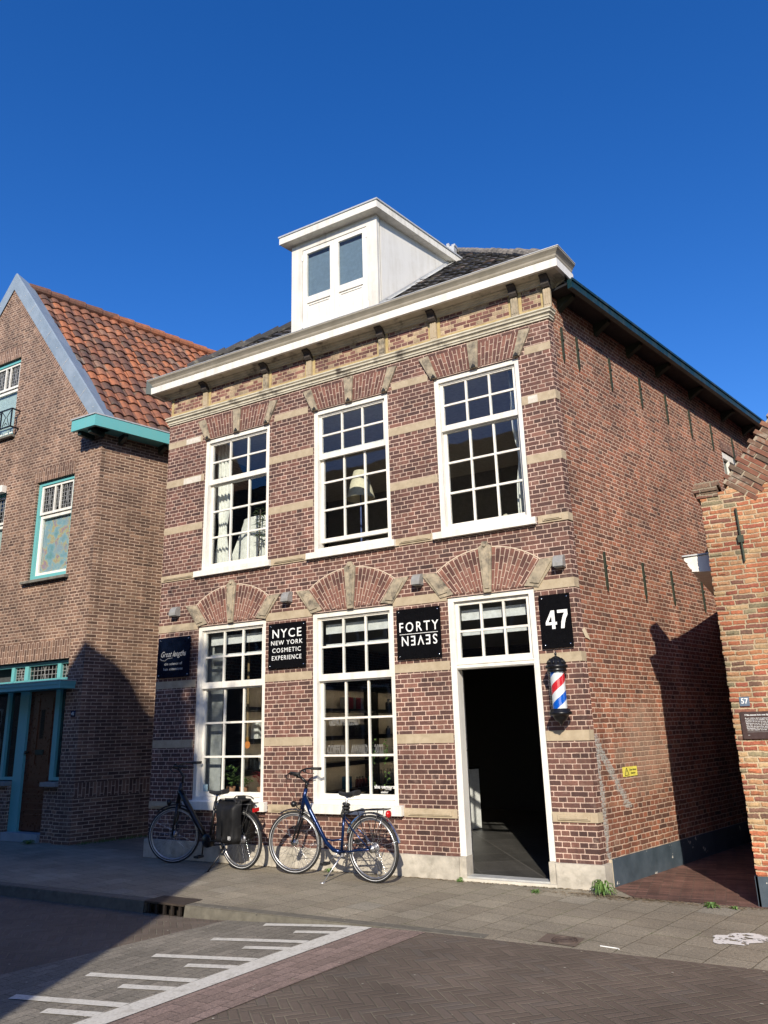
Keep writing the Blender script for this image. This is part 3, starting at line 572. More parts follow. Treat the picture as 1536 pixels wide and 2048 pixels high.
# arches: lower fans
def fan(xc, zc, parts):
    # brick fan polygon: bottom line z=3.152, arc radius R about (xc, zc)
    R = 1.06; q = MB(); N = 22; a0 = math.acos(.66/R)
    def seg(sg):
        pts = []
        for i in range(N+1):
            a = a0+(pi/2-.075-a0)*i/N
            top = Vector((xc+sg*R*cos(a), -.004, zc+R*sin(a))); k = (3.15-zc)/(R*sin(a)); bot = Vector((xc+sg*R*cos(a)*k, -.004, 3.15)); pts.append((top, bot, a, R*k))
        for (t0, b0, aa, r0), (t1, b1, ab, r1) in zip(pts, pts[1:]):
            Q = [b0, b1, t1, t0]; U = [(r0, aa*R*.85), (r1, ab*R*.85), (R, ab*R*.85), (R, aa*R*.85)]
            if sg > 0: Q = Q[::-1]; U = U[::-1]
            q.quad(Q, U)
    seg(-1); seg(1)
    q.build('arch_brickwork', m_fan, shop)
    q = MB(); N = 22   # mortar rim
    for i in range(N):
        a = a0+(pi-2*a0)*i/N; b = a0+(pi-2*a0)*(i+1)/N
        q.quad([(xc+R*cos(a), -.006, zc+R*sin(a)), (xc+R*cos(b), -.006, zc+R*sin(b)), (xc+(R+.012)*cos(b), -.006, zc+(R+.012)*sin(b)), (xc+(R+.012)*cos(a), -.006, zc+(R+.012)*sin(a))])
    q.build('arch_mortar_rim', m_mortar, shop)
    for sg in (-1, 1):
        P = [(xc+sg*.87, 3.445), (xc+sg*.655, 3.435), (xc+sg*.445, 3.15), (xc+sg*.62, 3.12), (xc+sg*.64, 3.15)]
        q = MB(); q.prism([(x, 0, z) for x, z in P], (0, 0, 0), (0, -.018, 0)); cx = sum(p[0] for p in P)/5; cz = sum(p[1] for p in P)/5
        q.prism([(cx+(x-cx)*.62, 0, cz+(z-cz)*.72) for x, z in P], (0, -.018, 0), (0, -.032, 0))
        q.build('skewback_stone', m_stonew, shop, bevel=.004)
    q = MB(); q.prism([(xc-.085, 0, 3.675), (xc-.045, 0, 3.70), (xc-.03, 0, 3.74), (xc+.03, 0, 3.74), (xc+.045, 0, 3.70), (xc+.085, 0, 3.675), (xc+.045, 0, 3.125), (xc-.045, 0, 3.125)], (0, 0, 0), (0, -.03, 0))
    q.prism([(xc-.055, 0, 3.62), (xc+.055, 0, 3.62), (xc+.026, 0, 3.17), (xc-.026, 0, 3.17)], (0, -.03, 0), (0, -.042, 0)); q.lathe([(.02, 0), (.02, .016), (0, .02)], (xc, -.03, 3.69), 10, Matrix.Rotation(radians(90), 3, 'X')); q.build('keystone', m_stonew, shop, bevel=.004)
m_mortar = noisy('lime_mortar', (.55, .45, .34), (.68, .55, .42), 20, .9)
for xc in (1.40, 3.40, 5.30): fan(xc, 2.605, None)
# upper flat arches
def flat(xc):
    zb, zt, c0 = 6.04, 6.365, 4.54; q = MB()
    for sg in (-1, 1):
        N = 10
        for i in range(N):
            ta = .05+(.525-.05)*i/N; tb = .05+(.525-.05)*(i+1)/N; k = (zt-c0)/(zb-c0)
            b0 = Vector((xc+sg*ta, -.004, zb)); b1 = Vector((xc+sg*tb, -.004, zb)); t1 = Vector((xc+sg*tb*k, -.004, zt)); t0 = Vector((xc+sg*ta*k, -.004, zt))
            Q = [b0, b1, t1, t0]; U = [(zb, ta*1.08), (zb, tb*1.08), (zt, tb*1.08), (zt, ta*1.08)]
            if sg < 0: Q = Q[::-1]; U = U[::-1]
            q.quad(Q, U)
    q.build('flat_arch_brickwork', m_fan, shop)
    for P, nm in (([(-.775, 6.36), (-.635, 6.37), (-.525, 6.03), (-.615, 6.03)], 'springer_stone'), ([(.775, 6.36), (.635, 6.37), (.525, 6.03), (.615, 6.03)], 'springer_stone'), ([(-.075, 6.40), (.075, 6.40), (.05, 6.0275), (-.05, 6.0275)], 'keystone')):
        s = MB(); s.prism([(xc+x, 0, z) for x, z in P], (0, 0, 0), (0, -.03, 0)); cx = sum(p[0] for p in P)/4; s.prism([(xc+cx+(x-cx)*.6, 0, 6.2+(z-6.2)*.82) for x, z in P], (0, -.03, 0), (0, -.036, 0))
        o = s.build(nm, m_stonew, shop, bevel=.004)
        s = MB(); bx = xc+P[2][0]*.5+P[3][0]*.5; s.prism([(bx-.035, -.037, 6.035), (bx+.035, -.037, 6.035), (bx, -.037, 6.085)], (0, 0, 0), (0, -.004, 0)); s.build('chamfer_shade', m_room, o)  # near-black triangle set on the stone, painting the shade of its foot chamfer
for a, b in UP: flat((a+b)/2)

# ------------------------------------------------------------------ sash windows
def ring(mb, x0, x1, z0, z1, w, y0, y1, wb=None, wt=None):
    wb = wb or w; wt = wt or w
    mb.box(x0, x0+w, y0, y1, z0, z1); mb.box(x1-w, x1, y0, y1, z0, z1); mb.box(x0+w, x1-w, y0, y1, z0, z0+wb); mb.box(x0+w, x1-w, y0, y1, z1-wt, z1)
def sash(par, x0, x1, z0, z1, y, cols, rows, wr=.042, mun=.026, wb=None, wt=None, gm=None, hs=None, wm=None):
    q = MB(); ring(q, x0, x1, z0, z1, wr, y, y+.04, wb, wt); wb_ = wb or wr; wt_ = wt or wr
    a, b, c, d = x0+wr, x1-wr, z0+wb_, z1-wt_
    for i in range(1, cols): xx = a+(b-a)*i/cols; q.box(xx-mun/2, xx+mun/2, y+.003, y+.036, c, d)
    hh = hs or [c+(d-c)*j/rows for j in range(1, rows)]
    for zz in hh:
        for i in range(cols):
            xa = a+(b-a)*i/cols+(mun/2 if i else 0); xb = a+(b-a)*(i+1)/cols-(mun/2 if i < cols-1 else 0); q.box(xa, xb, y+.004, y+.036, zz-mun/2, zz+mun/2)
    s = q.build('sash', wm or m_white, par, bevel=.004); g = MB(); g.box(a-.01, b+.01, y+.018, y+.022, c-.01, d+.01); g.build('pane', gm or m_glass, par); return s
def window(a, b, z0, z1, zm, rows_lo, lift=0.0, low=False):
    q = MB(); e = .0015
    ring(q, a+e, b-e, z0, z1-e, .062, .022, .17, .055); q.box(a+.062, b-.062, .05, .06, z1-.085, z1-.055)
    f = q.build('window', m_white, shop, bevel=.003)
    sash(f, a+.066, b-.066, zm, z1-.058, .06, 3, 2, .042, wb=.075 if not low else .085)
    sash(f, a+.066, b-.066, z0+.058+lift, zm+.02+lift, .105, 3, 3, .042, wb=.055 if not low else .06, wt=.04)
    s = MB()
    if low: s.prism([(a-.10, -.075, z0), (a-.10, .05, z0+.02), (a-.10, .05, z0-.10), (a-.10, -.075, z0-.10)], (0, 0, 0), (b-a+.17, 0, 0))
    else: s.prism([(a-.085, -.06, z0-.004), (a-.085, .05, z0+.012), (a-.085, .05, z0-.088), (a-.085, -.06, z0-.088)], (0, 0, 0), (b-a+.145, 0, 0))
    s.build('sill', m_white, f, bevel=.004)
    return f
for i, (a, b) in enumerate(UP): window(a, b, UZ[0], UZ[1], 5.29, 3, lift=.09 if i == 1 else 0)
for a, b in LO: window(a, b, LZ[0], LZ[1], 2.235, 3, low=True)
# door surround and transom light
q = MB(); a, b = DO; e = .0015
q.box(a+e, a+.075, .02, .17, .24, LZ[1]-e); q.box(b-.075, b-e, .02, .17, .24, LZ[1]-e); q.box(a+.075, b-.075, .02, .17, LZ[1]-.055, LZ[1]-e)
q.box(a+.075, b-.075, .03, .17, 2.265, 2.335); q.box(a+.075, b-.075, .018, .03, 2.275, 2.30); q.box(a+.075, b-.075, .02, .03, 2.315, 2.33)
df = q.build('door_frame', m_white, shop, bevel=.003)
sash(df, a+.08, b-.08, 2.337, LZ[1]-.058, .06, 3, 2, .042, wb=.06)
for a_, b_ in ((a+e, a+.08), (b-.08, b-e)): q = MB(); q.box(a_, b_, -.01, .17, 0, .237); q.build('jamb_base', m_plinth, df, bevel=.004)
q = MB(); q.box(a+.08, b-.08, -.0, .16, -.03, .045); q.build('threshold', m_lead, df, bevel=.006)
q = MB(); q.box(a+.0, b-.0, -.05, -.002, -.03, .03); q.build('doorstep', noisy('worn_step', (.5, .46, .38), (.66, .62, .54), 8, .9), shop, bevel=.01)
q = MB(); q.box(a+.070, a+.078, .171, .20, .05, 2.25); q.build('open_door_edge', m_alu, df)
# side window (high up), anchors, gutter with brackets
c0, c1, z0, z1 = wo[0]; q = MB()
def sbox(q, t0, t1, o0, o1, za, zb): q.prism([SP(t0, 0, o0), SP(t1, 0, o0), SP(t1, 0, o1), SP(t0, 0, o1)], (0, 0, za), (0, 0, zb))
for t0, t1, za, zb in ((c0+.002, c0+.07, z0+.002, z1-.002), (c1-.07, c1-.002, z0+.002, z1-.002), (c0+.07, c1-.07, z0+.002, z0+.07), (c0+.07, c1-.07, z1-.12, z1-.002), (c0+.32, c0+.37, z0+.07, z1-.12)): sbox(q, t0, t1, -.1, -.02, za, zb)
sw = q.build('window', m_white, shop); q = MB(); sbox(q, c0+.07, c1-.07, -.07, -.065, z0+.07, z1-.12); q.build('pane', m_glassdk, sw)
q = MB(); q.prism([SP(c0-.03, 0, .003), SP(c1+.03, 0, .003), SP(c1+.03, 0, -.01), SP(c0-.03, 0, -.01)], (0, 0, z1+.0), (0, 0, z1+.19)); o = q.build('lintel', m_fan, sw)
for l in o.data.uv_layers[0].data: l.uv = (l.uv[1], l.uv[0])
def anchor(t, z0, z1):
    q = MB(); sbox(q, t-.015, t+.015, .006, .022, z0+.03, z1); q.prism([SP(t-.012, z0+.03, .006), SP(t+.012, z0+.03, .006), SP(t, z0-.01, .006)], sn*0, sn*.016)
    zz = z0+(z1-z0)*.62; sbox(q, t-.02, t+.02, .022, .034, zz-.012, zz+.012); sbox(q, t-.016, t+.016, .0, .006, z0+.05, z1-.02); return q.build('wall_anchor', m_iron, shop)
for t in (.28, .643, 1.498, 2.379, 3.225, 4.086, 4.945, 5.894, 6.8): anchor(t, 5.94, 6.413)
for t in (.752, 1.747, 2.587, 3.6, 4.5, 5.4): anchor(t, 3.115, 3.585)
# side eave: green gutter board, soffit and console brackets
q = MB(); sbox(q, .02, 9.2, .30, .36, 6.72, 6.84); sbox(q, .02, 9.2, .36, .375, 6.815, 6.85); q.build('side_gutter', m_green, shop, bevel=.004)
q = MB(); sbox(q, .05, 9.2, .0, .30, 6.80, 6.83); q.build('side_soffit', m_room, shop)  # soffit near-black: the shadow beneath the eave is put into its colour
for t in (.3, 1.2, 2.12, 3.05, 4.25, 5.6, 6.6):
    q = MB(); q.prism([SP(t-.04, 6.80, .0), SP(t-.04, 6.80, .22), SP(t-.04, 6.76, .22), SP(t-.04, 6.73, .16), SP(t-.04, 6.70, .10), SP(t-.04, 6.64, .0)], sd*0, sd*.08); q.build('eave_bracket', m_iron, shop, bevel=.004)  # consoles coloured dark to stand for the shade beneath the gutter
mb = MB(); mb.quad([SP(.06, 2.60, .012), SP(.11, 2.64, .012), SP(.17, 2.57, .012), SP(.22, 2.50, .012), SP(.15, 2.52, .012), SP(.12, 2.52, .012)]); mb.build('chipped_mortar_patch', m_cream, shop)

# ------------------------------------------------------------------ roof
def inpoly(x, y, P):
    c = False; n = len(P)
    for i in range(n):
        x0, y0 = P[i]; x1, y1 = P[(i+1) % n]
        if (y0 > y) != (y1 > y) and x < (x1-x0)*(y-y0)/(y1-y0)+x0: c = not c
    return c
FP = [(-.05, .33), (-.1, -.02), (6.42, -.02), (3.72, 3.5), (3.0, 3.5), (2.4, 1.35)]
zr = lambda y: 7.30+.9*y
DX0, DX1, DY = 2.235, 3.79, .25
def shr(q):
    for k, v in enumerate(q.v): q.v[k] = Vector((v.x+max(0, v.y-DY-.1)*.2676, v.y, v.z))
    return q
def tiles(name, org, ux, uy, nrm, nu, nv, tw, th, mat, keep, par, amp=.02, lip=.03, seed=1, jit=.004):
    """pantile field: ux along eave, uy up the slope"""
    q = MB(); rr = random.Random(seed); ns = 8
    for j in range(nv):
        for i in range(nu):
            c = org+ux*((i+.5)*tw)+uy*((j+.5)*th)
            if not keep(c): continue
            jz = rr.uniform(-jit, jit); jt = rr.uniform(-jit, jit)
            def pt(k, v):
                f = k/ns; w = amp*(sin(2*pi*f-.6)*.9+.25*sin(4*pi*f)); h = lip*(1-v)+jz+jt*(f-.5)*2
                return org+ux*((i+f)*tw)+uy*((j+(v*1.06-.06))*th)+nrm*(w+h)
            for k in range(ns):
                a, b, c2, d = pt(k, 0), pt(k+1, 0), pt(k+1, 1), pt(k, 1)
                q.quad([a, b, c2, d], [(i+k/ns, j+.1), (i+(k+1)/ns-.001, j+.1), (i+(k+1)/ns-.001, j+.9), (i+k/ns, j+.9)])
                q.quad([a-nrm*.022, b-nrm*.022, b, a], [(i+.5, j+.2)]*4)
    return q.build(name, mat, par, smooth=False)
s9 = sqrt(1+.81); uy = Vector((0, 1, .9))/s9; nr = Vector((0, -.9, 1))/s9
def kp(c): return inpoly(c.x, c.y, FP) and not (DX0+.02 < c.x-max(0, c.y-.35)*.2676 < DX1-.02 and c.y > DY+.1 and c.y < 2.1)
tiles('roof_tiles', Vector((-.2, -.02, zr(-.02)+.0)), Vector((1, 0, 0)), uy, nr, 34, 24, .2, .21, m_slate, kp, shop, .016, .03, 4, .007)
q = MB(); q.quad([(x, y, zr(y)-.04) for x, y in FP])
HL = [(-.05, .33, zr(.33)), (2.4, 1.35, zr(1.35)), (3.0, 3.5, zr(3.5)), (3.72, 3.5, zr(3.5))]
br = SP(LS, 7.0); bl = Vector((0, 9, 7.0)); rb = Vector((4.6, 6.2, zr(3.5)))
q.quad([HL[0], (0, 9, 7.0), (3.2, 6.2, zr(3.5)), HL[2], HL[1]]); q.quad([HL[2], (3.2, 6.2, zr(3.5)), rb, HL[3]])
q.quad([(6.42, 0, zr(0)-.05), HL[3], rb, SP(LS, 6.86, .3), SP(.1, 6.86, .3)]); q.quad([SP(LS, 6.9, .3), rb, (3.2, 6.2, zr(3.5)), (0, 9, 7.0)]); q.build('roof_deck', m_slate, shop)
# hip ridge tiles (right hip), rough mortar bedding
q = MB(); a = Vector((6.30, .12, zr(.12)+.02)); b = Vector((3.75, 3.45, zr(3.45)+.02)); d = (b-a); n = 15; dn = d.normalized()
for i in range(n):
    p0 = a+d*(i/n); p1 = a+d*((i+1.12)/n)+Vector((0, 0, .0)); rr_ = random.Random(i); o = Vector((0, 0, rr_.uniform(0, .02)))
    q.tube([p0+o-Vector((0, 0, .03)), p1+o+Vector((0, 0, -.01))], [.075, .085], 10, True, flat=(1, .8))
q.build('hip_ridge_tiles', noisy('mossy_ridge', (.05, .048, .045), (.30, .26, .21), 9, .85, .6, 40), shop)
q = MB(); a = Vector((0.0, .35, zr(.35)+.02)); b = Vector((2.3, 1.31, zr(1.31)+.02)); d = b-a
for i in range(8): q.tube([a+d*(i/8), a+d*((i+1.1)/8)+Vector((0, 0, .03))], [.07, .08], 10)
q.build('hip_ridge_tiles', m_slate, shop)
# dormer
D = MB(); y0 = DY
D.box(DX0, DX1, y0+.12, 2.3, 7.35, 9.135)
dm = shr(D).build('dormer', m_whiteg, shop)
q = MB(); q.box(DX0-.008, DX0+.20, y0, y0+.05, 7.35, 9.135); q.box(DX1-.175, DX1+.008, y0, y0+.06, 7.35, 9.135); q.box(DX0+.2, DX1-.175, y0, y0+.05, 8.99, 9.135); q.build('corner_post', m_whited, dm, bevel=.004)
q = MB(); q.box(DX1, DX1+.012, y0+.06, y0+.085, 7.35, 9.13); q.build('corner_bead', m_whited, dm)
q = MB(); q.box(DX0-.15, DX1+.10, y0-.15, 2.2, 9.135, 9.16); q.box(DX0-.15, DX1+.10, y0-.15, 2.2, 9.16, 9.255); shr(q).build('dormer_roof_fascia', m_whited, dm, bevel=.006)
q = MB(); q.box(DX0-.165, DX1+.115, y0-.165, 2.21, 9.255, 9.28); shr(q).build('dormer_roof_edge', m_lead, dm)
xm = (DX0+.2+DX1-.175)/2
for a, b in ((DX0+.205, xm-.003), (xm+.003, DX1-.18)):
    q = MB(); yy = y0+.012; ring(q, a, b, 7.40, 8.985, .075, yy, yy+.04, .10, .075); q.box(a+.075, b-.075, yy, yy+.04, 8.02, 8.13); q.box(a+.075, b-.075, yy+.018, yy+.035, 7.5, 8.02)
    ring(q, a+.095, b-.095, 7.53, 7.99, .012, yy+.008, yy+.02)
    dd = q.build('door', m_white, dm, bevel=.003); g = MB(); g.box(a+.07, b-.07, yy+.02, yy+.024, 8.12, 8.92); g.build('pane', m_glass, dd)
q = MB(); q.box(DX0+.26, DX1-.24, y0+.068, y0+.078, 8.05, 8.86)
q.build('roller_blind', plain('pale_blind', (.15, .205, .25), .8), dm)
for a, s in ((DX0+.2, 1), (DX1-.175, -1)):
    for z in (7.6, 8.8):
        q = MB(); q.tube([(a, y0-.002, z), (a, y0-.002, z+.09)], .009, 8); q.build('hinge', m_alu, dm)
q = MB(); q.quad([(DX1+.012, y, z) for y, z in ((.3, zr(.3)+.03), (2.0, zr(2.0)+.03), (2.0, zr(2.0)+.10), (.25, zr(.25)+.09))]); q.quad([(DX1+.012, .3, zr(.3)+.045), (DX1+.10, .3, zr(.3)+.045), (DX1+.10, 2.0, zr(2.0)+.045), (DX1+.012, 2.0, zr(2.0)+.045)]); shr(q).build('lead_flashing', m_lead, dm)
q = MB(); c = Vector((3.87, 3.0, 9.95)); q.box(3.80, 3.93, 2.93, 3.06, 9.6, 10.17); q.box(3.79, 3.84, 2.92, 2.98, 10.15, 10.24); q.box(3.88, 3.945, 2.95, 3.07, 10.17, 10.21); q.build('flue', m_lead, shop, bevel=.01)

# ------------------------------------------------------------------ shop interior
XI0, XI1 = .28, 6.05
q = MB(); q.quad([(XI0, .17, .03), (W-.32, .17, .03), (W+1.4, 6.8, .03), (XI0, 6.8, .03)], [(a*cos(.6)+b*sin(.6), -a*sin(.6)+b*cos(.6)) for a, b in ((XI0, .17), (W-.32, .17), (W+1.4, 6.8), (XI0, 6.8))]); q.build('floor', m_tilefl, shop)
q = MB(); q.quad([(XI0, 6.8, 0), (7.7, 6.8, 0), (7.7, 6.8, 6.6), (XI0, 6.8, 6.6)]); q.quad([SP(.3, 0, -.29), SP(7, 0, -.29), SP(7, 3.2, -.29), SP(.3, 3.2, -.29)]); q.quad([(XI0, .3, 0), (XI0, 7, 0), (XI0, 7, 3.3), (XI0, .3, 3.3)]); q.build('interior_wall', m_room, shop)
RF = [(XI0, .302), (W-.32, .302), (*SP(7, 0, -.3).xy,), (XI0, 6.9)]
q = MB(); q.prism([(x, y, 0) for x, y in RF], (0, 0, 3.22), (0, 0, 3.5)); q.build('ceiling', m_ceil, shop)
q = MB(); q.prism([(x, y, 0) for x, y in RF], (0, 0, 6.15), (0, 0, 6.25)); q.build('ceiling', m_ceilup, shop)
q = MB(); q.prism([(x, y, 0) for x, y in RF], (0, 0, 3.502), (0, 0, 3.52)); q.build('upstairs_floor', m_floorup, shop)
q = MB(); q.quad([(XI0, .3, 3.5), (XI0, 4.2, 3.5), (XI0, 4.2, 7), (XI0, .3, 7)]); q.quad([(XI0, 4.2, 3.5), (7.1, 4.2, 3.5), (7.1, 4.2, 6.6), (XI0, 4.2, 6.6)]); q.build('upstairs_wall', m_roomup, shop)
for a_, b_ in LO+[DO]:
    for z0_, z1_, nm in ((2.85, 2.975, 'blind_cassette'), (2.668, 2.715, 'blind_rail')): q = MB(); q.box(a_+.10, b_-.10, .185, .215, z0_, z1_); q.build(nm, m_whitec, shop)
q = MB(); q.box(.62, .99, .34, .36, .8, 3.1); q.build('reveal_panel', plain('grey_white_panel_inside', (.35, .36, .36), .7), shop)
# shelving on the left wall
sh = thing('display_shelving', (.35, 3.8, 0), 'black shelving with pale back panels and products seen through the ground floor windows', 'shelving')
q = MB(); q.box(.285, .292, 1.3, 6.9, .4, 2.42); q.build('back_panel', m_panel, sh)
for z in (.50, 1.0, 1.47, 1.96, 2.37):
    q = MB(); q.box(.292, .58, 1.3, 6.9, z, z+.055); q.build('shelf', m_shelf, sh)
    q = MB(); q.box(.53, .55, 1.4, 6.8, z-.008, z-.002); q.build('light_strip', m_warm, sh)
    q = MB(); q.box(.562, .58, 1.3, 6.9, z-.022, z-.001); q.build('shelf_lip', m_shelf, sh)
    if z < 2:
        pass
for y in (1.28, 3.1, 5.5, 6.9): q = MB(); q.box(.285, .60, y-.03, y+.03, 0, 2.43); q.build('upright', m_shelf, sh)
def bottle(x, y, z, r, h, m, lab, cap=None, grp=None, cat='bottle', name='bottle'):
    q = MB(); q.lathe([(0, 0), (r, 0), (r, h*.62), (r*.85, h*.72), (r*.32, h*.8), (r*.32, h*.9), (0, h*.9)], (x, y, z), 12); o = q.build(name, m, smooth=True); tag(o, lab, cat, grp)
    if cap is not None:
        c = MB(); c.lathe([(r*.38, h*.88), (r*.38, h), (0, h)], (x, y, z), 10); cc = c.build('cap', cap, o); cc.location = (0, 0, 0)
    return o
m_rb = plain('oxblood_bottle', (.12, .025, .02), .3); m_tb = plain('aqua_bottle', (.08, .5, .52), .3); m_bb = plain('blue_carton', (.01, .10, .2), .5); m_wb = plain('white_bottle', (.72, .72, .7), .35); m_dk = plain('dark_bottle', (.03, .035, .04), .3); m_pk = plain('magenta_carton', (.25, .03, .06), .5); m_gy = plain('grey_carton', (.22, .24, .28), .5)
GB = 'bottles on the shop shelves'
for k in range(4): bottle(.47, 4.86+.11*k, .556, .035, .2, m_rb, 'oxblood pump bottle standing in a row on the lowest shelf', m_dk, GB)
bottle(.5, 5.33, .556, .05, .24, m_tb, 'aqua blue bottle on the lowest shelf beside the oxblood bottles', m_wb, GB)
for k in range(6): bottle(.45, 5.85+.13*k, .556, .028, .28, m_gy, 'slim grey bottle in the row on the lowest shelf', m_gy, GB)
def carton(y, z, w, h, m, lab): q = MB(); q.box(.36, .50, y, y+w, z, z+h); return tag(q.build('carton', m), lab, 'box', 'cartons on the shop shelves')
carton(4.5, .556, .13, .22, m_bb, 'dark blue carton left of the oxblood bottles on the lowest shelf')
for k in range(7): carton(4.45+.1*k, 2.016, .075, .22, (m_gy, m_pk)[k % 3 > 0], 'slim grey carton in the row on the upper shelf' if k % 3 == 0 else 'slim magenta carton in the row on the upper shelf')
carton(4.55, 1.526, .2, .24, m_dk, 'black carton on the third shelf behind the middle window'); carton(4.95, 1.526, .35, .2, m_dk, 'wide black carton on the third shelf near the upright')
for k, (m, n_) in enumerate(((m_wb, 'white'), (m_dk, 'black'), (m_pk, 'dark red'))): carton(1.78+.14*k, 1.526, .1, .25, m, n_+' carton on the third shelf seen through the left window')
for k, m in enumerate((m_dk, m_wb, m_wb)): carton(1.72+.16*k, 1.056, .08, .22, m, ('black carton beside two white ones on the second shelf', 'white carton next to the black one on the second shelf', 'outer white carton at the end of the second shelf')[k])
bottle(.47, 6.15, 1.526, .05, .16, m_dk, 'squat dark bottle on the third shelf near the back wall', m_dk, GB); bottle(.47, 6.2, 2.016, .07, .22, m_dk, 'squat black decanter on the upper shelf near the back wall', m_dk, GB)
# counter near the door
ct = thing('reception_counter', (3.0, 4.3, 0), 'white reception counter with dark top standing on the dark tiled floor', 'counter')
q = MB(); R = Matrix.Rotation(radians(66), 3, 'Z'); ctr = Vector((3.40, 3.92, 0))
def cb(x0, x1, y0, y1, z0, z1, m, nm):
    q = MB(); q.v = []; q.box(x0, x1, y0, y1, z0, z1, R); q.v = [p+ctr for p in q.v]; return q.build(nm, m, ct, bevel=.004)
cb(-1.0, 0, 0, .9, .04, .95, m_whitec, 'counter_body'); cb(-1.0, .01, -.01, .9, .95, .98, m_shelf, 'counter_top')
q = MB(); q.box(3.08, 3.22, 3.75, 3.79, .98, 1.22); tag(q.build('card_terminal', plain('grey_screen', (.12, .12, .12), .4)), 'small dark screen standing on the white reception counter', 'screen')
# pendant lamp in left window
pl = thing('pendant_lamp', (1.24, .6, 1.4), 'pendant lamp with a bare bulb hanging on a thick rope inside the left shop window', 'lamp')
q = MB(); q.tube([(1.24, .6, 3.22), (1.245, .6, 2.4), (1.25, .6, 1.56)], .016, 8); q.build('rope', plain('jute_rope', (.2, .14, .07), .9), pl)
q = MB(); q.lathe([(0, 0), (.03, 0), (.03, .06), (0, .06)], (1.25, .6, 1.5), 12); q.build('socket', plain('brass', (.4, .22, .06), .35, .8), pl)
q = MB(); q.lathe([(0, -.1), (.025, -.09), (.04, -.06), (.035, -.02), (.02, 0)], (1.25, .6, 1.5), 14); q.build('bulb', emis('lit_filament', (1, .35, .08), .6), pl, smooth=True)
def potplant(loc, h, n, label, ls=.07, pot=True, m=None):
    t = thing('potted_plant', loc, label, 'plant'); rr = random.Random(int(loc[0]*100)); L = Vector(loc)
    if pot: q = MB(); q.lathe([(0, 0), (.05, 0), (.065, .11), (.055, .11), (.05, .09), (0, .09)], L, 14); q.build('pot', plain('clay_pot', (.3, .15, .08), .8) if 'clay_pot' not in bpy.data.materials else bpy.data.materials['clay_pot'], t, smooth=True)
    q = MB()
    for k in range(n):
        a = rr.uniform(0, 6.28); r = rr.uniform(.01, .11); hh = rr.uniform(.3, 1)*h; p = L+Vector((cos(a)*r, sin(a)*r, .1+hh)); s = Vector((cos(a+1.57), sin(a+1.57), .2))*ls*.4; d = Vector((cos(a), sin(a), rr.uniform(-.2, .8))).normalized()*ls
        q.quad([p, p+d*.4+s, p+d, p+d*.4-s])
        if k % 3 == 0: q.quad([L+Vector((0, 0, .1)), L+Vector((.004, 0, .1)), p+Vector((.003, 0, 0)), p])
    q.build('foliage', m or m_leaf, t); return t
q = MB(); q.box(.85, 1.95, .305, .62, .76, .79); q.build('inner_sill', m_shelf, shop); q = MB(); q.box(2.86, 3.95, .305, .5, .76, .79); q.build('inner_sill', m_shelf, shop)
potplant((1.10, .45, .79), .24, 26, 'potted plant with large round leaves inside the left shop window', .11)
potplant((1.33, .45, .79), .12, 60, 'bushy small leaved plant beside the round leaved one in the left shop window', .05)
potplant((1.62, .47, .79), .2, 26, 'red flowering plant at the right end of the left shop window sill', .07, m=plain('red_petals', (.3, .02, .03), .5))
vn = MB(); rr = random.Random(2)
for sx in (3.42, 3.62):
    for k in range(46):
        z = 1.5-.6*k/46; p = Vector((sx+rr.uniform(-.03, .03), .42+rr.uniform(-.02, .02), z)); a = rr.uniform(0, 6.28); d = Vector((cos(a)*.03, sin(a)*.01, -.02)); s = Vector((0.012, 0, .008)); vn.quad([p, p+d*.5+s, p+d, p+d*.5-s])
tag(vn.build('trailing_vine', m_leaf), 'thin green vine trailing inside the middle shop window', 'plant')
# lettering on the shop glass
wl = thing('window_lettering', (3.4, .12, 1.3), 'grey outlined award lettering on the middle shop window glass', 'lettering')
text('GENOMINEERD', .15, (3.20, .114, 1.72), (1, 0, 0), m_lettergrey, parent=wl, xs=.43, outline=.0018)
text('COIFFURE', .15, (3.09, .114, 1.376), (1, 0, 0), m_lettergrey, parent=wl, xs=.43, outline=.0018); text('AWARD', .15, (3.42, .114, 1.376), (1, 0, 0), m_lettergrey, parent=wl, xs=.43, outline=.0018); text('2022', .15, (3.70, .114, 1.376), (1, 0, 0), m_lettergrey, parent=wl, xs=.43, outline=.0018)
wl2 = thing('window_lettering', (3.77, .12, .95), 'small white brand lettering low on the middle shop window glass', 'lettering')
text('shu uemura', .06, (3.765, .114, .945), (1, 0, 0), m_letter, parent=wl2, bold=.001); text('art of hair', .02, (3.82, .114, .915), (1, 0, 0), m_letter, parent=wl2); text('atelier', .04, (3.765, .114, .885), (1, 0, 0), m_letter, parent=wl2)
q = MB(); q.box(.90, .98, .10, .103, .86, .95); tag(q.build('window_sticker', plain('pale_sticker', (.35, .5, .55), .5)), 'pale blue sticker low in the corner of the left shop window', 'sticker')
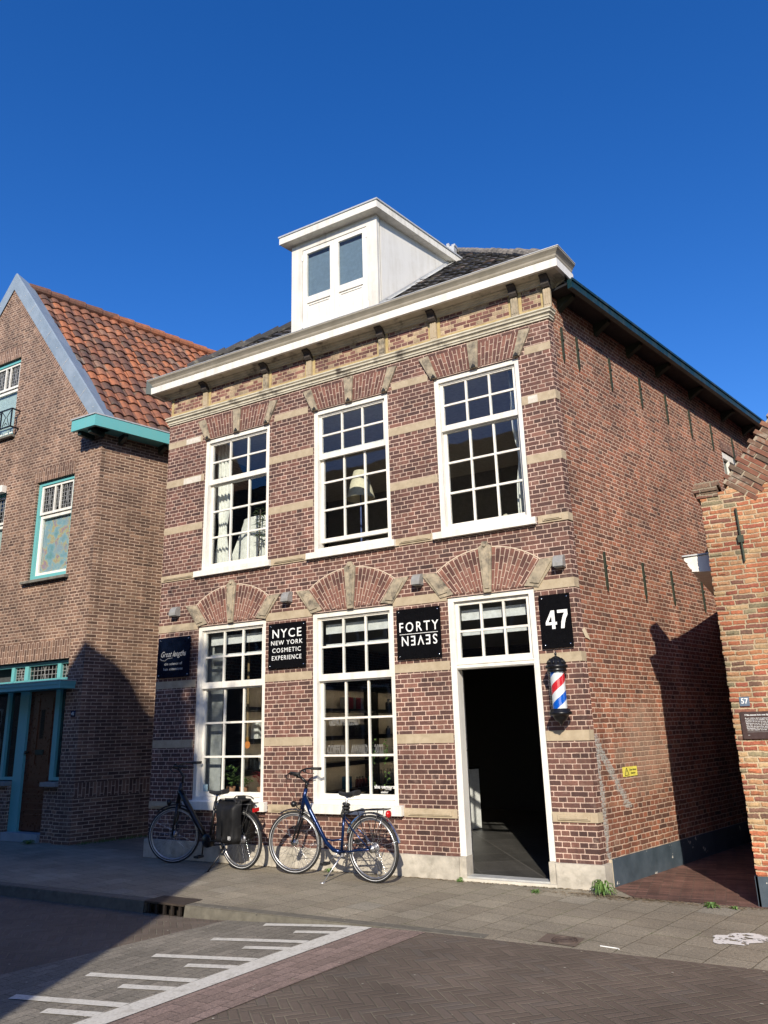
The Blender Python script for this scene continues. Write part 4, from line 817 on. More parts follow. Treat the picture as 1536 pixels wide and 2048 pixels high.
# upstairs: curtains, lamp, plant
def curtain(x0, x1, y, z0, z1, label, nf=7, gather=None, lean=0.0):
    q = MB(); nz = 14; nx = nf*6; V = {}
    def P(i, j):
        f = j/nz; u = i/nx; g = 1.0
        if gather is not None: g = 1-.45*math.exp(-((f-gather)/.12)**2)
        xc = (x0+x1)/2; x = xc+(x0+(x1-x0)*u-xc)*g+lean*(1-f); return Vector((x, y+.03*sin(u*nf*6.28+f*1.5)*g+.01*sin(u*23+f*9), z0+(z1-z0)*f))
    for i in range(nx):
        for j in range(nz): q.quad([P(i, j), P(i+1, j), P(i+1, j+1), P(i, j+1)])
    o = q.build('curtain', m_curt, smooth=True, merge=True); return tag(o, label, 'curtain', 'white curtains at the upper windows')
curtain(.72, 1.0, .36, 3.9, 6.05, 'white curtain gathered at the left side of the left upper window', 4, .35)
curtain(1.05, 2.0, .62, 3.7, 4.85, 'white draped cloth leaning across the lower part of the left upper window', 2, None, -.45)
curtain(5.62, 5.9, .36, 3.9, 6.05, 'white curtain hanging at the right side of the right upper window', 4, .45)
fl = thing('floor_lamp', (3.04, .9, 3.5), 'standing lamp with a cream conical shade behind the middle upper window', 'lamp')
q = MB(); q.lathe([(.215, 4.90), (.10, 5.33), (.096, 5.33), (.21, 4.90)], (3.04, .9, 0), 32); q.build('lamp_shade', plain('cream_shade', (.72, .66, .5), .8), fl, smooth=True)
q = MB(); q.tube([(3.04, .9, 3.52), (3.04, .9, 5.1)], .012, 10); q.lathe([(.13, 3.5), (.13, 3.52), (.02, 3.54)], (3.04, .9, 0), 20); q.build('stem', plain('blue_grey_stem', (.07, .1, .25), .4), fl)
tp = thing('tall_house_plant', (1.48, .5, 3.5), 'tall thin house plant in the left upper window', 'plant'); q = MB(); q.tube([(1.48, .5, 3.6), (1.47, .5, 4.3), (1.49, .5, 4.9)], .01, 8); q.build('stem', m_bark, tp)
q = MB(); rr = random.Random(9)
for k in range(46):
    a = rr.uniform(0, 6.28); z = rr.uniform(4.45, 4.95); p = Vector((1.49, .5, z)); d = Vector((cos(a), sin(a), rr.uniform(-.5, .4))).normalized()*rr.uniform(.08, .17); s = Vector((-sin(a), cos(a), 0))*.016; q.quad([p, p+d*.5+s, p+d, p+d*.5-s])
q.build('foliage', m_leaf, tp)
def bird(x, y, z, m, label):
    q = MB(); n = 10; ax = [(-.11, .0, .004), (-.08, .008, .02), (-.03, .02, .038), (.02, .025, .042), (.05, .045, .03), (.065, .07, .022), (.085, .075, .02), (.10, .07, .006), (.12, .066, .001)]
    q.tube([(x+a, y, z+.04+b) for a, b, r in ax], [r for a, b, r in ax], 12); q.lathe([(.025, 0), (.02, .01), (.006, .012), (.006, .03)], (x, y, z), 12); return tag(q.build('bird_figurine', m, smooth=True), label, 'figurine')
bird(3.45, .25, 3.945, m_whitec, 'white dove figurine on the sill under the raised middle sash'); bird(5.42, .26, 3.985, plain('beige_figurine', (.5, .45, .33), .7), 'beige figurine behind the glass of the right upper window')
q = MB(); q.lathe([(.0, 0), (.05, 0), (.06, .08), (.04, .14), (.03, .17)], (1.86, .3, 3.96), 14); tag(q.build('red_vase', plain('dark_red_glass', (.14, .02, .015), .3), smooth=True), 'dark red vase at the lower right corner of the left upper window', 'vase')

# ------------------------------------------------------------------ signs and wall fittings
def sign(x0, x1, z0, z1, label, mat=m_black, y=-.03):
    t = thing('wall_sign', ((x0+x1)/2, y, (z0+z1)/2), label, 'sign')
    q = MB(); q.box(x0, x1, y-.006, y, z0, z1); q.build('sign_plate', mat, t, bevel=.0015)
    for xx in (x0+.035, x1-.035):
        for zz in (z0+.035, z1-.035):
            q = MB(); q.lathe([(.0, -.004), (.009, -.003), (.009, .0), (.006, .0), (.006, .036), (0, .036)], (xx, y-.007, zz), 10, Matrix.Rotation(radians(-90), 3, 'X')); q.build('standoff', m_chrome, t, smooth=True)
    return t
s = sign(.045, .675, 2.42, 3.0, 'dark navy sign with silver script lettering at the shaded left end of the facade', plain('navy_acrylic', (.003, .006, .016), .15, 0.0, Specular_IOR_Level=.2))
text('Great lengths', .115, (.345, -.0375, 2.755), (1, 0, 0), m_lettergrey, parent=s, shear=.45, xs=.78, up=(.0, 0, 1)); text('the science of', .052, (.36, -.0375, 2.615), (1, 0, 0), m_lettergrey, parent=s, bold=.0006, space=1.15); text('hair extensions', .052, (.36, -.0375, 2.54), (1, 0, 0), m_lettergrey, parent=s, bold=.0006, space=1.15)
q = MB(); q.tube([(.10, -.0385, 2.70), (.13, -.0385, 2.675), (.19, -.0385, 2.665), (.22, -.0385, 2.68), (.25, -.0385, 2.695), (.34, -.0385, 2.70)], .003, 5); q.build('swash', m_lettergrey, s)
s = sign(2.095, 2.712, 2.43, 3.03, 'black square sign with four lines of white capitals between the two shop windows')
for tx, sz, zz, xs in (('NYCE', .165, 2.885, 1.1), ('NEW YORK', .083, 2.765, 1.12), ('COSMETIC', .083, 2.665, 1.1), ('EXPERIENCE', .083, 2.565, .97)): text(tx, sz, (2.40, -.0375, zz), (1, 0, 0), m_letter, parent=s, bold=(.001 if tx == 'NYCE' else .0003), xs=xs*.93, space=1.22)
s = sign(4.08, 4.68, 2.42, 3.03, 'black sign reading FORTY over an inverted word left of the doorway')
text('FORTY', .165, (4.38, -.0375, 2.80), (1, 0, 0), m_letter, parent=s, bold=.0012, xs=.86, space=1.35); text('SEVEN', .165, (4.385, -.0375, 2.645), (-1, 0, 0), m_letter, parent=s, up=(0, 0, -1), bold=.0012, xs=.86, space=1.32)
q = MB(); q.box(4.12, 4.64, -.0385, -.0365, 2.718, 2.724); q.build('divider_line', m_letter, s)
s = sign(5.912, 6.265, 2.42, 3.012, 'tall black number sign with a large white 47 above the striped barber pole')
q = MB(); H_ = .205; X0, Z0 = 5.972, 2.628
def poly(P): q.prism([(X0+x*H_, 0, Z0+z*H_) for x, z in P], (0, -.0382, 0), (0, -.0365, 0))
poly([(.34, 0), (.52, 0), (.52, .22), (.34, .22)]); poly([(0, .22), (.62, .22), (.62, .37), (0, .37)]); poly([(0, .37), (.16, .37), (.40, 1.0), (.33, 1.0), (.30, .98)]) if 0 else poly([(0, .37), (.15, .37), (.34, .72), (.34, 1.0), (.33, 1.0)])
poly([(.34, .37), (.52, .37), (.52, 1.0), (.34, 1.0)])
poly([(.68, .84), (1.24, .84), (1.24, 1.0), (.68, 1.0)]); poly([(.82, 0), (1.01, 0), (1.05, .25), (1.13, .52), (1.24, .72), (1.24, .84), (1.06, .84), (.95, .62), (.87, .36)])
q.build('lettering', m_letter, s)
# lamps
def wlamp(x, label):
    t = thing('wall_lamp', (x, 0, 3.36), label, 'lamp', 'grey wedge lamps on the facade'); q = MB()
    prof = [(0, 3.45), (-.02, 3.45)]+[(-.02-.10*sin(a), 3.325+.125*cos(a)) for a in [i*pi/2/7 for i in range(1, 8)]]+[(-.12, 3.31), (0, 3.31)]
    q.prism([(x-.058, y, z) for y, z in prof], (0, 0, 0), (.116, 0, 0)); q.build('lamp_housing', m_lampg, t, bevel=.004)
    q = MB(); q.box(x-.048, x+.048, -.105, -.01, 3.30, 3.311); q.build('lamp_glass', plain('frosted_glass_off', (.3, .3, .28), .5) if 'frosted_glass_off' not in bpy.data.materials else bpy.data.materials['frosted_glass_off'], t)
wlamp(.36, 'grey wedge wall lamp above the navy script sign at the left end'); wlamp(2.41, 'grey wedge wall lamp above the sign with four lines of capitals'); wlamp(4.40, 'grey wedge wall lamp between the middle and door arches'); wlamp(6.19, 'grey wedge wall lamp above the number 47 sign')
# barber pole
bp_ = thing('barber_pole', (6.09, 0, 1.95), 'red white and blue striped barber pole with black caps beside the open doorway', 'barber pole'); bx, by = 6.09, -.17
q = MB(); q.lathe([(.09, 2.15), (.105, 2.155), (.105, 2.175), (.098, 2.185), (.118, 2.195), (.122, 2.21), (.115, 2.222), (.095, 2.235), (.085, 2.26), (.065, 2.29), (.035, 2.31), (.012, 2.32), (.008, 2.33), (.015, 2.34), (.012, 2.352), (.004, 2.36), (.006, 2.372), (0, 2.38)], (bx, by, 0), 32); cp = q.build('top_cap', m_blackm, bp_, smooth=True)
q = MB()
for k in range(12):
    a = k*pi/6; q.tube([(bx+.1*cos(a), by+.1*sin(a), 2.235), (bx+.086*cos(a), by+.086*sin(a), 2.265), (bx+.06*cos(a), by+.06*sin(a), 2.297)], [.012, .010, .004], 6)
q.build('ribs', m_blackm, cp, smooth=True)
q = MB(); q.lathe([(0, 1.60), (.006, 1.605), (.02, 1.62), (.03, 1.635), (.06, 1.65), (.075, 1.68), (.09, 1.705), (.118, 1.71), (.122, 1.722), (.118, 1.735), (.105, 1.742), (.105, 1.765), (.09, 1.77)], (bx, by, 0), 32); q.build('bottom_cap', m_blackm, bp_, smooth=True)
t = NT('barber_stripes'); uv = t.uv(); sp = t.n('ShaderNodeSeparateXYZ'); t.l(uv, sp.inputs[0]); f = t.M('FRACT', t.M('ADD', t.M('SUBTRACT', sp.outputs[0], t.M('DIVIDE', sp.outputs[1], .37)), 10.05)); t.bsdf(t.ramp(f, [(0, (.75, .75, .76)), (.25, (.62, .02, .03)), (.5, (.75, .75, .76)), (.75, (.0, .10, .55))], 'CONSTANT'), .35)
q = MB(); q.lathe([(.076, 1.765), (.076, 1.95), (.076, 2.155)], (bx, by, 0), 40, uvcyl=True); q.build('striped_cylinder', t.m, bp_, smooth=True)
q = MB(); q.lathe([(.094, 1.765), (.094, 2.155)], (bx, by, 0), 40); q.build('glass_tube', m_glass, bp_, smooth=True)
for z in (1.72, 2.18): q = MB(); q.box(bx-.02, bx+.02, by, .001, z-.012, z+.012); q.build('wall_bracket', m_blackm, bp_)
# yellow warning sign on side wall
ys = thing('warning_sign', SP(.81, 1.09, .004), 'small yellow warning sign with a black triangle on the side wall', 'sign'); q = MB(); q.prism([SP(.645, 0, .002), SP(.975, 0, .002), SP(.975, 0, .006), SP(.645, 0, .006)], (0, 0, 1.038), (0, 0, 1.138)); q.build('sign_plate', plain('yellow_enamel', (.75, .66, .12), .4), ys)
mk_ = plain('black_print', (.02, .02, .01), .5); tri = [SP(.68, 1.052, .007), SP(.775, 1.052, .007), SP(.7275, 1.128, .007)]
q = MB()
for a, b in ((0, 1), (1, 2), (2, 0)): q.tube([tri[a], tri[b]], .0035, 5)
q.tube([SP(.7275, 1.066, .007), SP(.7275, 1.072, .007)], .003, 5); q.tube([SP(.7275, 1.08, .007), SP(.7275, 1.102, .007)], .003, 5); q.build('triangle_symbol', mk_, ys)
text('Geen fietsen', .032, SP(.875, 1.105, .0065), sd, mk_, parent=ys); text('plaatsen', .032, SP(.875, 1.07, .0065), sd, mk_, parent=ys)

# ------------------------------------------------------------------ LEFT NEIGHBOUR
NA = .285; nd = Vector((sin(NA), cos(NA), 0)); nno = Vector((cos(NA), -sin(NA), 0)); NC = Vector((-2.14, .445, 0)); NY = .445
nb = thing('brown_brick_house', (-5.3, 4, 0), 'brown brick gabled house with turquoise woodwork, zinc verge and orange pantile roof', 'building')
AX = -5.30; AZ = 11.30; NX0 = -8.46
wo2 = [(-3.86, -2.81, 4.42, 6.31), (-6.15, -4.77, 4.42, 6.31), (-5.79, -4.81, 7.52, 9.25), (-7.4, -2.52, -.02, 2.93)]
q = MB(); wall(q, (NX0, NY, 0), (1, 0, 0), NC.x-NX0, 0, 7.05, .3, [(a-NX0, b-NX0, c, min(d, 7.05)) for a, b, c, d in wo2 if c < 7])
# gable triangle with window opening
gx = lambda z: (AZ-.30-z)/1.29
def tri_q(x0, x1, z0, z1):
    pass
zs = [7.05, 7.52, 9.25, AZ-.3]
for za, zb in ((7.05, 7.52), (9.25, AZ-.30)):
    q.quad([(AX-gx(za), NY, za), (AX+gx(za), NY, za), (AX+gx(zb), NY, zb), (AX-gx(zb), NY, zb)])
q.quad([(AX-gx(7.52), NY, 7.52), (-5.79, NY, 7.52), (-5.79, NY, 9.25), (AX-gx(9.25), NY, 9.25)]); q.quad([(-4.81, NY, 7.52), (AX+gx(7.52), NY, 7.52), (AX+gx(9.25), NY, 9.25), (-4.81, NY, 9.25)])
for x in (-5.79, -4.81): q.quad([(x, NY, 7.52), (x, NY+.3, 7.52), (x, NY+.3, 9.25), (x, NY, 9.25)])
q.quad([(-5.79, NY, 9.25), (-4.81, NY, 9.25), (-4.81, NY+.3, 9.25), (-5.79, NY+.3, 9.25)]); q.build('gable_wall', m_left, nb)
q = MB(); wall(q, NC+Vector((0, 0, 0)), nd, 9, 0, 7.05, .3, []); q.build('side_wall', m_leftrun, nb)
q = MB(); wall(q, NC+Vector((-.02, -.02, 0)), Vector((sin(NA), cos(NA), 0)), 0.001, 0, .01, .01, []) if 0 else None
# brick-on-edge course under the verge, lintels
def soldier(par, x0, x1, z0, z1, nm='brick_lintel', y=NY-.004):
    q = MB(); q.quad([(x0, y, z0), (x1, y, z0), (x1, y, z1), (x0, y, z1)], [(z0, x0), (z0, x1), (z1, x1), (z1, x0)]); return q.build(nm, m_leftsold, par)
for (a, b, c, d), h in zip(wo2, (.25, .25, .28, .33)): soldier(nb, a-.08, b+.0, d, d+h)
gd = Vector((1, 0, -1.29)).normalized(); gn = Vector((1.29, 0, 1)).normalized()
for sg in (1, -1):
    g2 = Vector((gd.x*sg, 0, gd.z)); n2 = Vector((gn.x*sg, 0, gn.z)); A = Vector((AX, NY, AZ-.30)); Lg = 4.86
    q = MB(); a = A-n2*.0; P = [a-n2*.14, a-n2*.14+g2*Lg, a+g2*Lg, a]; P = [p+Vector((0, -.004, 0)) for p in P]; U = [(0, 0), (0, Lg), (.14, Lg), (.14, 0)]
    if sg > 0: P = P[::-1]; U = U[::-1]
    q.quad(P, U); q.build('verge_brickwork', m_leftsold, nb)
    # zinc capping: front face + top slope
    q = MB(); y0 = NY-.03
    A2 = A-n2*.01; e = 4.95
    pts = lambda y, h: [A2+Vector((0, y-NY, 0))+n2*h, A2+Vector((0, y-NY, 0))+n2*h+g2*e]
    f0 = pts(y0, 0); f1 = pts(y0, .24); f2 = pts(y0+.03, .255); b1 = pts(NY+.38, .19); b0 = pts(NY+.38, .0)
    # extend apex to centre line
    def ext(p, dpt): return p
    for c0_, c1_ in ((f0, f1), (f1, f2), (f2, b1), (b1, b0)):
        a0, a1 = c0_; b0_, b1_ = c1_; a0 = a0-g2*((a0.x-AX)*sg/abs(g2.x)); b0_ = b0_-g2*((b0_.x-AX)*sg/abs(g2.x))
        Q = [a0, a1, b1_, b0_]; q.quad(Q if sg < 0 else Q[::-1])
    zc = q.build('zinc_verge', m_zinc, nb)
    q = MB()
    for k in range(1, 5):
        p = f0[0]+g2*(k*1.0); 
        q.quad([p+Vector((0, -.003, 0)), p+g2*.012+Vector((0, -.003, 0)), p+g2*.012+n2*.24+Vector((0, -.003, 0)), p+n2*.24+Vector((0, -.003, 0))])
    for k in range(9):
        p = f0[0]+g2*(.5+k*.5)+n2*.15; q.lathe([(.0, .006), (.012, .004), (.012, 0)], p, 8, Matrix.Rotation(radians(90), 3, 'X'))
    q.build('seams', m_lead, zc)
q = MB(); q.prism([(AX-.22, 0, AZ-.56), (AX+.22, 0, AZ-.56), (AX+.03, 0, AZ-.26), (AX-.03, 0, AZ-.26)], (0, NY-.006, 0), (0, NY+.2, 0)); q.build('apex_brickwork', m_left, nb)
# roof pantiles
ry = Vector((sin(NA), cos(NA), 0)); RG = Vector((AX, NY+.3, AZ-.12)); EV = Vector((NC.x, NY+.3, 7.0))+nno*.22
down = Vector((nno.x, nno.y, 0))*(3.1) + Vector((0, 0, -(RG.z-7.12)))
Ls = down.length; dn = down.normalized(); nrm = ry.cross(dn).normalized(); nrm = nrm if nrm.z > 0 else -nrm
nv = int(Ls/.27); th = Ls/nv; oE = RG+down
tiles('roof_tiles', oE, ry, -dn, nrm, 46, nv, .235, th, m_pan, lambda c: c.y > NY+.3, nb, .024, .030, 8, .006)
te = (NY+.32-(RG+down).y)/ry.y
q = MB(); q.quad([RG+Vector((0, 0, -.06)), RG+down+ry*te+Vector((0, 0, -.06)), RG+down+ry*11+Vector((0, 0, -.06)), RG+ry*11+Vector((0, 0, -.06))])
d2 = Vector((-down.x, -down.y, down.z)); q.quad([RG, RG+ry*11, RG+ry*11+d2, RG+d2]); q.build('roof_deck', m_pan, nb)
q = MB()
for k in range(28): p = RG+ry*(.4*k)+Vector((0, 0, .03)); q.tube([p, p+ry*.44+Vector((0, 0, .015))], [.10, .115], 12)
q.build('ridge_tiles', m_pan, nb)
# eave gutter turquoise: side run + return on the front
q = MB()
def NP(t, z, o): return NC+nd*t+nno*o+Vector((0, 0, z))
q.prism([NP(-.24, 0, .27), NP(5, 0, .27), NP(5, 0, .33), NP(-.30, 0, .33)], (0, 0, 6.93), (0, 0, 7.14)); q.prism([NP(-.27, 0, 0), NP(5, 0, 0), NP(5, 0, .27), NP(-.27, 0, .27)], (0, 0, 6.95), (0, 0, 7.0))
cc = NP(-.30, 0, .33); q.prism([cc, (cc.x-.62, cc.y-.0, 0), (cc.x-.62, cc.y+.06, 0), (cc.x-.03, cc.y+.06, 0)], (0, 0, 6.93), (0, 0, 7.14)); q.prism([(cc.x-.60, cc.y+.06, 0), (cc.x-.03, cc.y+.06, 0), (cc.x-.03, NY-.002, 0), (cc.x-.60, NY-.002, 0)], (0, 0, 6.95), (0, 0, 7.0))
q.build('eave_gutter', m_teal, nb)
q = MB(); q.prism([NP(-.32, 0, .34), NP(5, 0, .345), NP(5, 0, .0), (NC.x-.05, NY, 0), (cc.x-.64, NY, 0), (cc.x-.64, cc.y-.02, 0), (cc.x, cc.y-.02, 0)], (0, 0, 7.142), (0, 0, 7.165)); q.build('gutter_rim', m_lead, nb)
for t in (.3, 1.1, 1.9):
    q = MB(); q.prism([NP(t, 6.95, 0), NP(t, 6.95, .25), NP(t, 6.88, .25), NP(t, 6.80, .03), NP(t, 6.80, 0)], nd*0, nd*.07); q.build('eave_bracket', m_green, nb)  # dark instead of turquoise: shade under the eave is painted into the brackets
for xx in (cc.x-.25, cc.x-.52): q = MB(); q.box(xx, xx+.07, cc.y+.07, NY, 6.86, 6.95); q.build('eave_bracket', m_green, nb)  # front brackets carry the same painted eave shade
# windows of the neighbour
m_lead2 = plain('lead_came', (.30, .30, .29), .5, .3); m_stain = glassm('leaded_glass', (.5, .5, .45)); m_int = plain('dim_interior', (.05, .055, .06), .8)
def leaded(par, x0, x1, z0, z1, y, nx, nz, mot=True):
    q = MB()
    for i in range(nx+1): x = x0+(x1-x0)*i/nx; q.box(x-.005, x+.005, y-.004, y+.004, z0, z1)
    for j in range(nz+1): z = z0+(z1-z0)*j/nz; q.box(x0, x1, y-.0045, y+.0035, z-.005, z+.005)
    if mot:
        xm_, zm_ = (x0+x1)/2, (z0+z1)/2
        q.tube([(xm_-.05, y-.004, z0), (xm_, y-.004, zm_), (xm_-.05, y-.004, z1)], .006, 5); q.tube([(xm_+.05, y-.004, z0), (xm_, y-.004, zm_), (xm_+.05, y-.004, z1)], .006, 5)
    q.build('leading', m_lead2, par)
    q = MB(); q.box(x0, x1, y+.006, y+.009, z0, z1); q.build('pane', m_stain, par)
def nwin(a, b, z0, z1, zt, lab, art):
    q = MB(); ring(q, a+.002, b-.002, z0+.002, z1-.002, .07, NY+.05, NY+.2); f = q.build('window', m_teal, nb, bevel=.004); f['label'] = lab
    q = MB(); ring(q, a+.072, b-.072, z0+.072, zt-.005, .06, NY+.10, NY+.15); ring(q, a+.072, b-.072, zt+.005, z1-.072, .045, NY+.07, NY+.12)
    w = (b-a-.234); xa = a+.117; x1_ = xa+w*.40; x2_ = xa+w*.60; q.box(x1_-.014, x1_+.014, NY+.07, NY+.12, zt+.05, z1-.117); q.box(x2_-.014, x2_+.014, NY+.07, NY+.12, zt+.05, z1-.117); q.build('sash', m_white, f, bevel=.003)
    leaded(f, xa, x1_-.014, zt+.05, z1-.117, NY+.1, 5, 6); leaded(f, x1_+.014, x2_-.014, zt+.05, z1-.117, NY+.1, 1, 6); leaded(f, x2_+.014, b-.117, zt+.05, z1-.117, NY+.1, 5, 6)
    q = MB(); q.box(a+.132, b-.132, NY+.125, NY+.129, z0+.132, zt-.065); q.build('pane', m_glass, f)
    q = MB(); q.box(a+.1, b-.1, NY+.16, NY+.17, z0+.1, zt); q.build('window_art', art, f); q = MB(); q.box(a+.1, b-.1, NY+.2, NY+.21, zt, z1-.1); q.build('dark_backing', m_int, f); return f
t = NT('painted_glass_art'); p = t.pos(); n1 = t.noise(p, 5, 4, .6); n2_ = t.noise(p, 3.3, 3, .5).outputs[0]
c = t.ramp(n1.outputs[0], [(.32, (.16, .32, .32)), (.42, (.2, .36, .42)), (.50, (.30, .42, .45)), (.56, (.5, .42, .18)), (.62, (.36, .2, .32)), (.7, (.2, .42, .25))]); t.bsdf(t.mix(t.mr(n2_, .5, .7), c, (.28, .36, .42)), .8); m_art = t.m
m_bl = plain('pale_net_blind', (.42, .52, .50), .85)
f = nwin(-3.86, -2.81, 4.42, 6.31, 5.66, 'turquoise window with colourful drawing behind the lower pane', m_art); nwin(-6.15, -4.77, 4.42, 6.31, 5.66, 'turquoise window cut by the left picture edge', m_bl)
w3 = nwin(-5.79, -4.81, 7.52, 9.25, 8.62, 'turquoise gable window behind a small iron railing', m_bl)
for a, b, z in ((-3.95, -2.73, 4.42), (-6.25, -4.7, 4.42), (-5.85, -4.72, 7.52)):
    q = MB(); q.prism([(a, NY-.09, z-.075), (a, NY-.09, z-.03), (a, NY+.06, z+.0), (a, NY+.06, z-.075)], (0, 0, 0), (b-a, 0, 0)); q.build('window_sill', noisy('weathered_sill', (.10, .095, .08), (.2, .19, .16), 8, .9) if 'weathered_sill' not in bpy.data.materials else bpy.data.materials['weathered_sill'], nb, bevel=.004)
q = MB(); q.box(-6.1, -4.79, NY-.10, NY-.0, 6.28, 6.42); q.build('awning_box', m_white, nb, bevel=.004)
# juliet railing
q = MB(); ra, rb_ = -5.95, -4.64; yr = NY-.18
for z in (7.60, 7.98): q.box(ra, rb_, yr-.012, yr+.012, z-.012, z+.012); q.box(rb_-.012, rb_+.012, yr, NY, z-.012, z+.012); q.box(ra-.012, ra+.012, yr, NY, z-.012, z+.012)
for k in range(5): x = ra+(rb_-ra)*k/4; q.box(x-.012, x+.012, yr-.01, yr+.01, 7.6, 7.98)
for k in range(4):
    a = ra+(rb_-ra)*k/4+.03; b = ra+(rb_-ra)*(k+1)/4-.03; m = (a+b)/2
    q.tube([(a, yr, 7.95), (m-.02, yr, 7.82), (a+.03, yr, 7.63)], .008, 6); q.tube([(b, yr, 7.95), (m+.02, yr, 7.82), (b-.03, yr, 7.63)], .008, 6); q.tube([(m-.05, yr, 7.65), (m, yr, 7.70), (m+.05, yr, 7.65)], .007, 6)
q.build('juliet_railing', m_blackm, nb)
# porch: posts, canopy, transom lights, door
Y = NY+.10
q = MB(); 
for a, b, z0, z1 in ((-7.38, -7.3, .0, 2.9), (-5.3, -5.2, .95, 2.9), (-4.2, -4.13, .95, 2.6), (-3.84, -3.61, .13, 2.6), (-2.90, -2.79, .95, 2.6), (-2.60, -2.522, .95, 2.9), (-4.17, -4.09, 2.6, 2.9), (-3.80, -3.70, 2.6, 2.9), (-2.93, -2.84, 2.6, 2.9)): q.box(a, b, Y, Y+.10, z0, z1)
q.box(-7.3, -2.6, Y+.004, Y+.10, 2.86, 2.915); q.box(-7.3, -2.6, Y+.004, Y+.10, 2.5, 2.62); q.box(-4.13, -3.84, Y+.004, Y+.10, .95, 1.0); q.box(-2.79, -2.60, Y+.004, Y+.10, .95, 1.0); q.box(-7.3, -4.2, Y+.004, Y+.1, .95, 1.0)
q.box(-3.61, -2.9, Y+.004, Y+.1, 2.42, 2.5)
dfr = q.build('door_frame', m_teal, nb, bevel=.005)
leaded(dfr, -4.09, -3.80, 2.62, 2.86, Y+.05, 4, 5); leaded(dfr, -3.70, -2.93, 2.62, 2.86, Y+.05, 8, 3); leaded(dfr, -2.84, -2.60, 2.62, 2.86, Y+.05, 3, 4)
q = MB(); q.box(-4.13, -3.84, Y+.05, Y+.055, 1.0, 2.5); q.box(-2.79, -2.60, Y+.05, Y+.055, 1.0, 2.5); q.box(-7.3, -4.2, Y+.05, Y+.055, 1.0, 2.5); q.build('side_light', m_glassdk, dfr)
q = MB(); q.box(-3.61, -2.90, Y+.05, Y+.09, .15, 2.42)
for x0, x1, z0, z1 in ((-3.5, -3.36, 1.2, 2.3), (-3.14, -3.0, 1.2, 2.3), (-3.5, -3.0, .85, 1.0)): q.box(x0, x1, Y+.04, Y+.05, z0, z1)
for z in (.78, .70, .56, .46, .38): q.box(-3.5, -3.0, Y+.025, Y+.05, z, z+.03)
dn_ = q.build('door', m_wood, nb, bevel=.004); q = MB(); q.box(-3.35, -3.15, Y+.03, Y+.05, 1.36, 1.44); q.build('letter_slot', m_iron, dn_); q = MB(); q.box(-3.30, -3.2, Y+.045, Y+.049, 1.62, 2.1); q.build('pane', m_glassdk, dn_); q = MB(); q.lathe([(0, 0), (.03, .01), (.03, .03), (.015, .045), (.015, .07)][::-1], (-3.56, Y-.02, 1.4), 12, Matrix.Rotation(radians(-90), 3, 'X')); q.build('handle', m_iron, dn_)
q = MB(); q.box(-7.4, -2.31, NY-.30, NY-.002, 2.41, 2.475); q.box(-7.4, -2.30, NY-.31, NY-.002, 2.475, 2.53); q.build('canopy', m_teal, nb, bevel=.006); q = MB(); q.box(-7.4, -2.29, NY-.32, NY-.002, 2.53, 2.545); q.build('canopy_flashing', m_lead, nb)
q = MB(); q.box(-7.4, -3.845, NY+.03, NY+.3, 0, .86); q.box(-2.895, -2.521, NY+.03, NY+.3, 0, .86); q.build('low_wall', m_left, nb)
q = MB(); q.box(-7.4, -3.84, NY-.05, NY+.14, .862, .93); q.box(-2.92, -2.522, NY-.05, NY+.14, .862, .93); q.build('window_sill', noisy('grey_sill', (.2, .2, .19), (.3, .3, .28), 8, .8), nb, bevel=.005)
q = MB(); q.box(-3.84, -2.9, NY-.02, NY+.3, -.02, .13); q.build('threshold', m_zinc, nb, bevel=.006); q = MB(); q.quad([(-7.4, NY+.31, 0), (-2.5, NY+.31, 0), (-2.5, NY+.31, 3), (-7.4, NY+.31, 3)]); q.build('hall_wall', m_int, nb)
# splayed base course and soldier course at the corner
q = MB(); q.box(-2.52, NC.x+.03, NY-.035, NY-.002, 0, .72); q.prism([NP(-.03, 0, .0), NP(-.03, 0, .035), NP(6, 0, .035), NP(6, 0, .0)], (0, 0, 0), (0, 0, .70)); q.build('base_course', m_leftrun, nb, bevel=.01)
q = MB(); q.quad([NP(0, .70, .02), NP(6, .70, .02), NP(6, .92, .02), NP(0, .92, .02)], [(.70, 0), (.70, 6), (.92, 6), (.92, 0)]); q.build('soldier_course', m_leftsold, nb)
n41 = thing('house_number', (-2.3, NY, 2), 'small dark blue enamel plate reading 41 on the brown brick corner', 'number plate'); q = MB(); q.box(-2.35, -2.245, NY-.012, NY-.002, 1.95, 2.05); q.build('number_plate', plain('navy_enamel', (.004, .012, .05), .2), n41); text('41', .075, (-2.297, NY-.0125, 2.0), (1, 0, 0), m_letter, parent=n41, bold=.001)

# ------------------------------------------------------------------ RIGHT HOUSE
rhh = thing('orange_brick_house', (9.5, 2, 0), 'old orange brick house with a stepped shoulder gable cut by the right picture edge', 'building')
RX, RY = 7.765, -.19
q = MB(); cor = [(8.02, 3.95), (13.0, 9.77), (16.2, 6.2), (16.2, 0), (RX, 0), (RX, 3.74)]
q.prism([(x, RY, z) for x, z in [(RX, 0.0), (16.2, 0), (16.2, 6.2), (12.4, 9.0), (7.99, 3.84), (RX, 3.84)]], (0, 0, 0), (0, .28, 0)); q.build('gable_wall', m_right, rhh)
q = MB(); rr = random.Random(11); z = .262
while z < 3.8:   # ragged brick ends at the old corner
    q.box(RX-rr.uniform(.004, .014), RX+.12, RY-rr.uniform(.001, .008), RY+.18, z, z+.038); z += .0488
o = q.build('corner_bricks', m_right, rhh, bevel=.008)
q = MB(); q.box(RX+.02, RX+.3, RY+.285, 9, 0, 3.1); q.build('alley_wall', m_right, rhh)
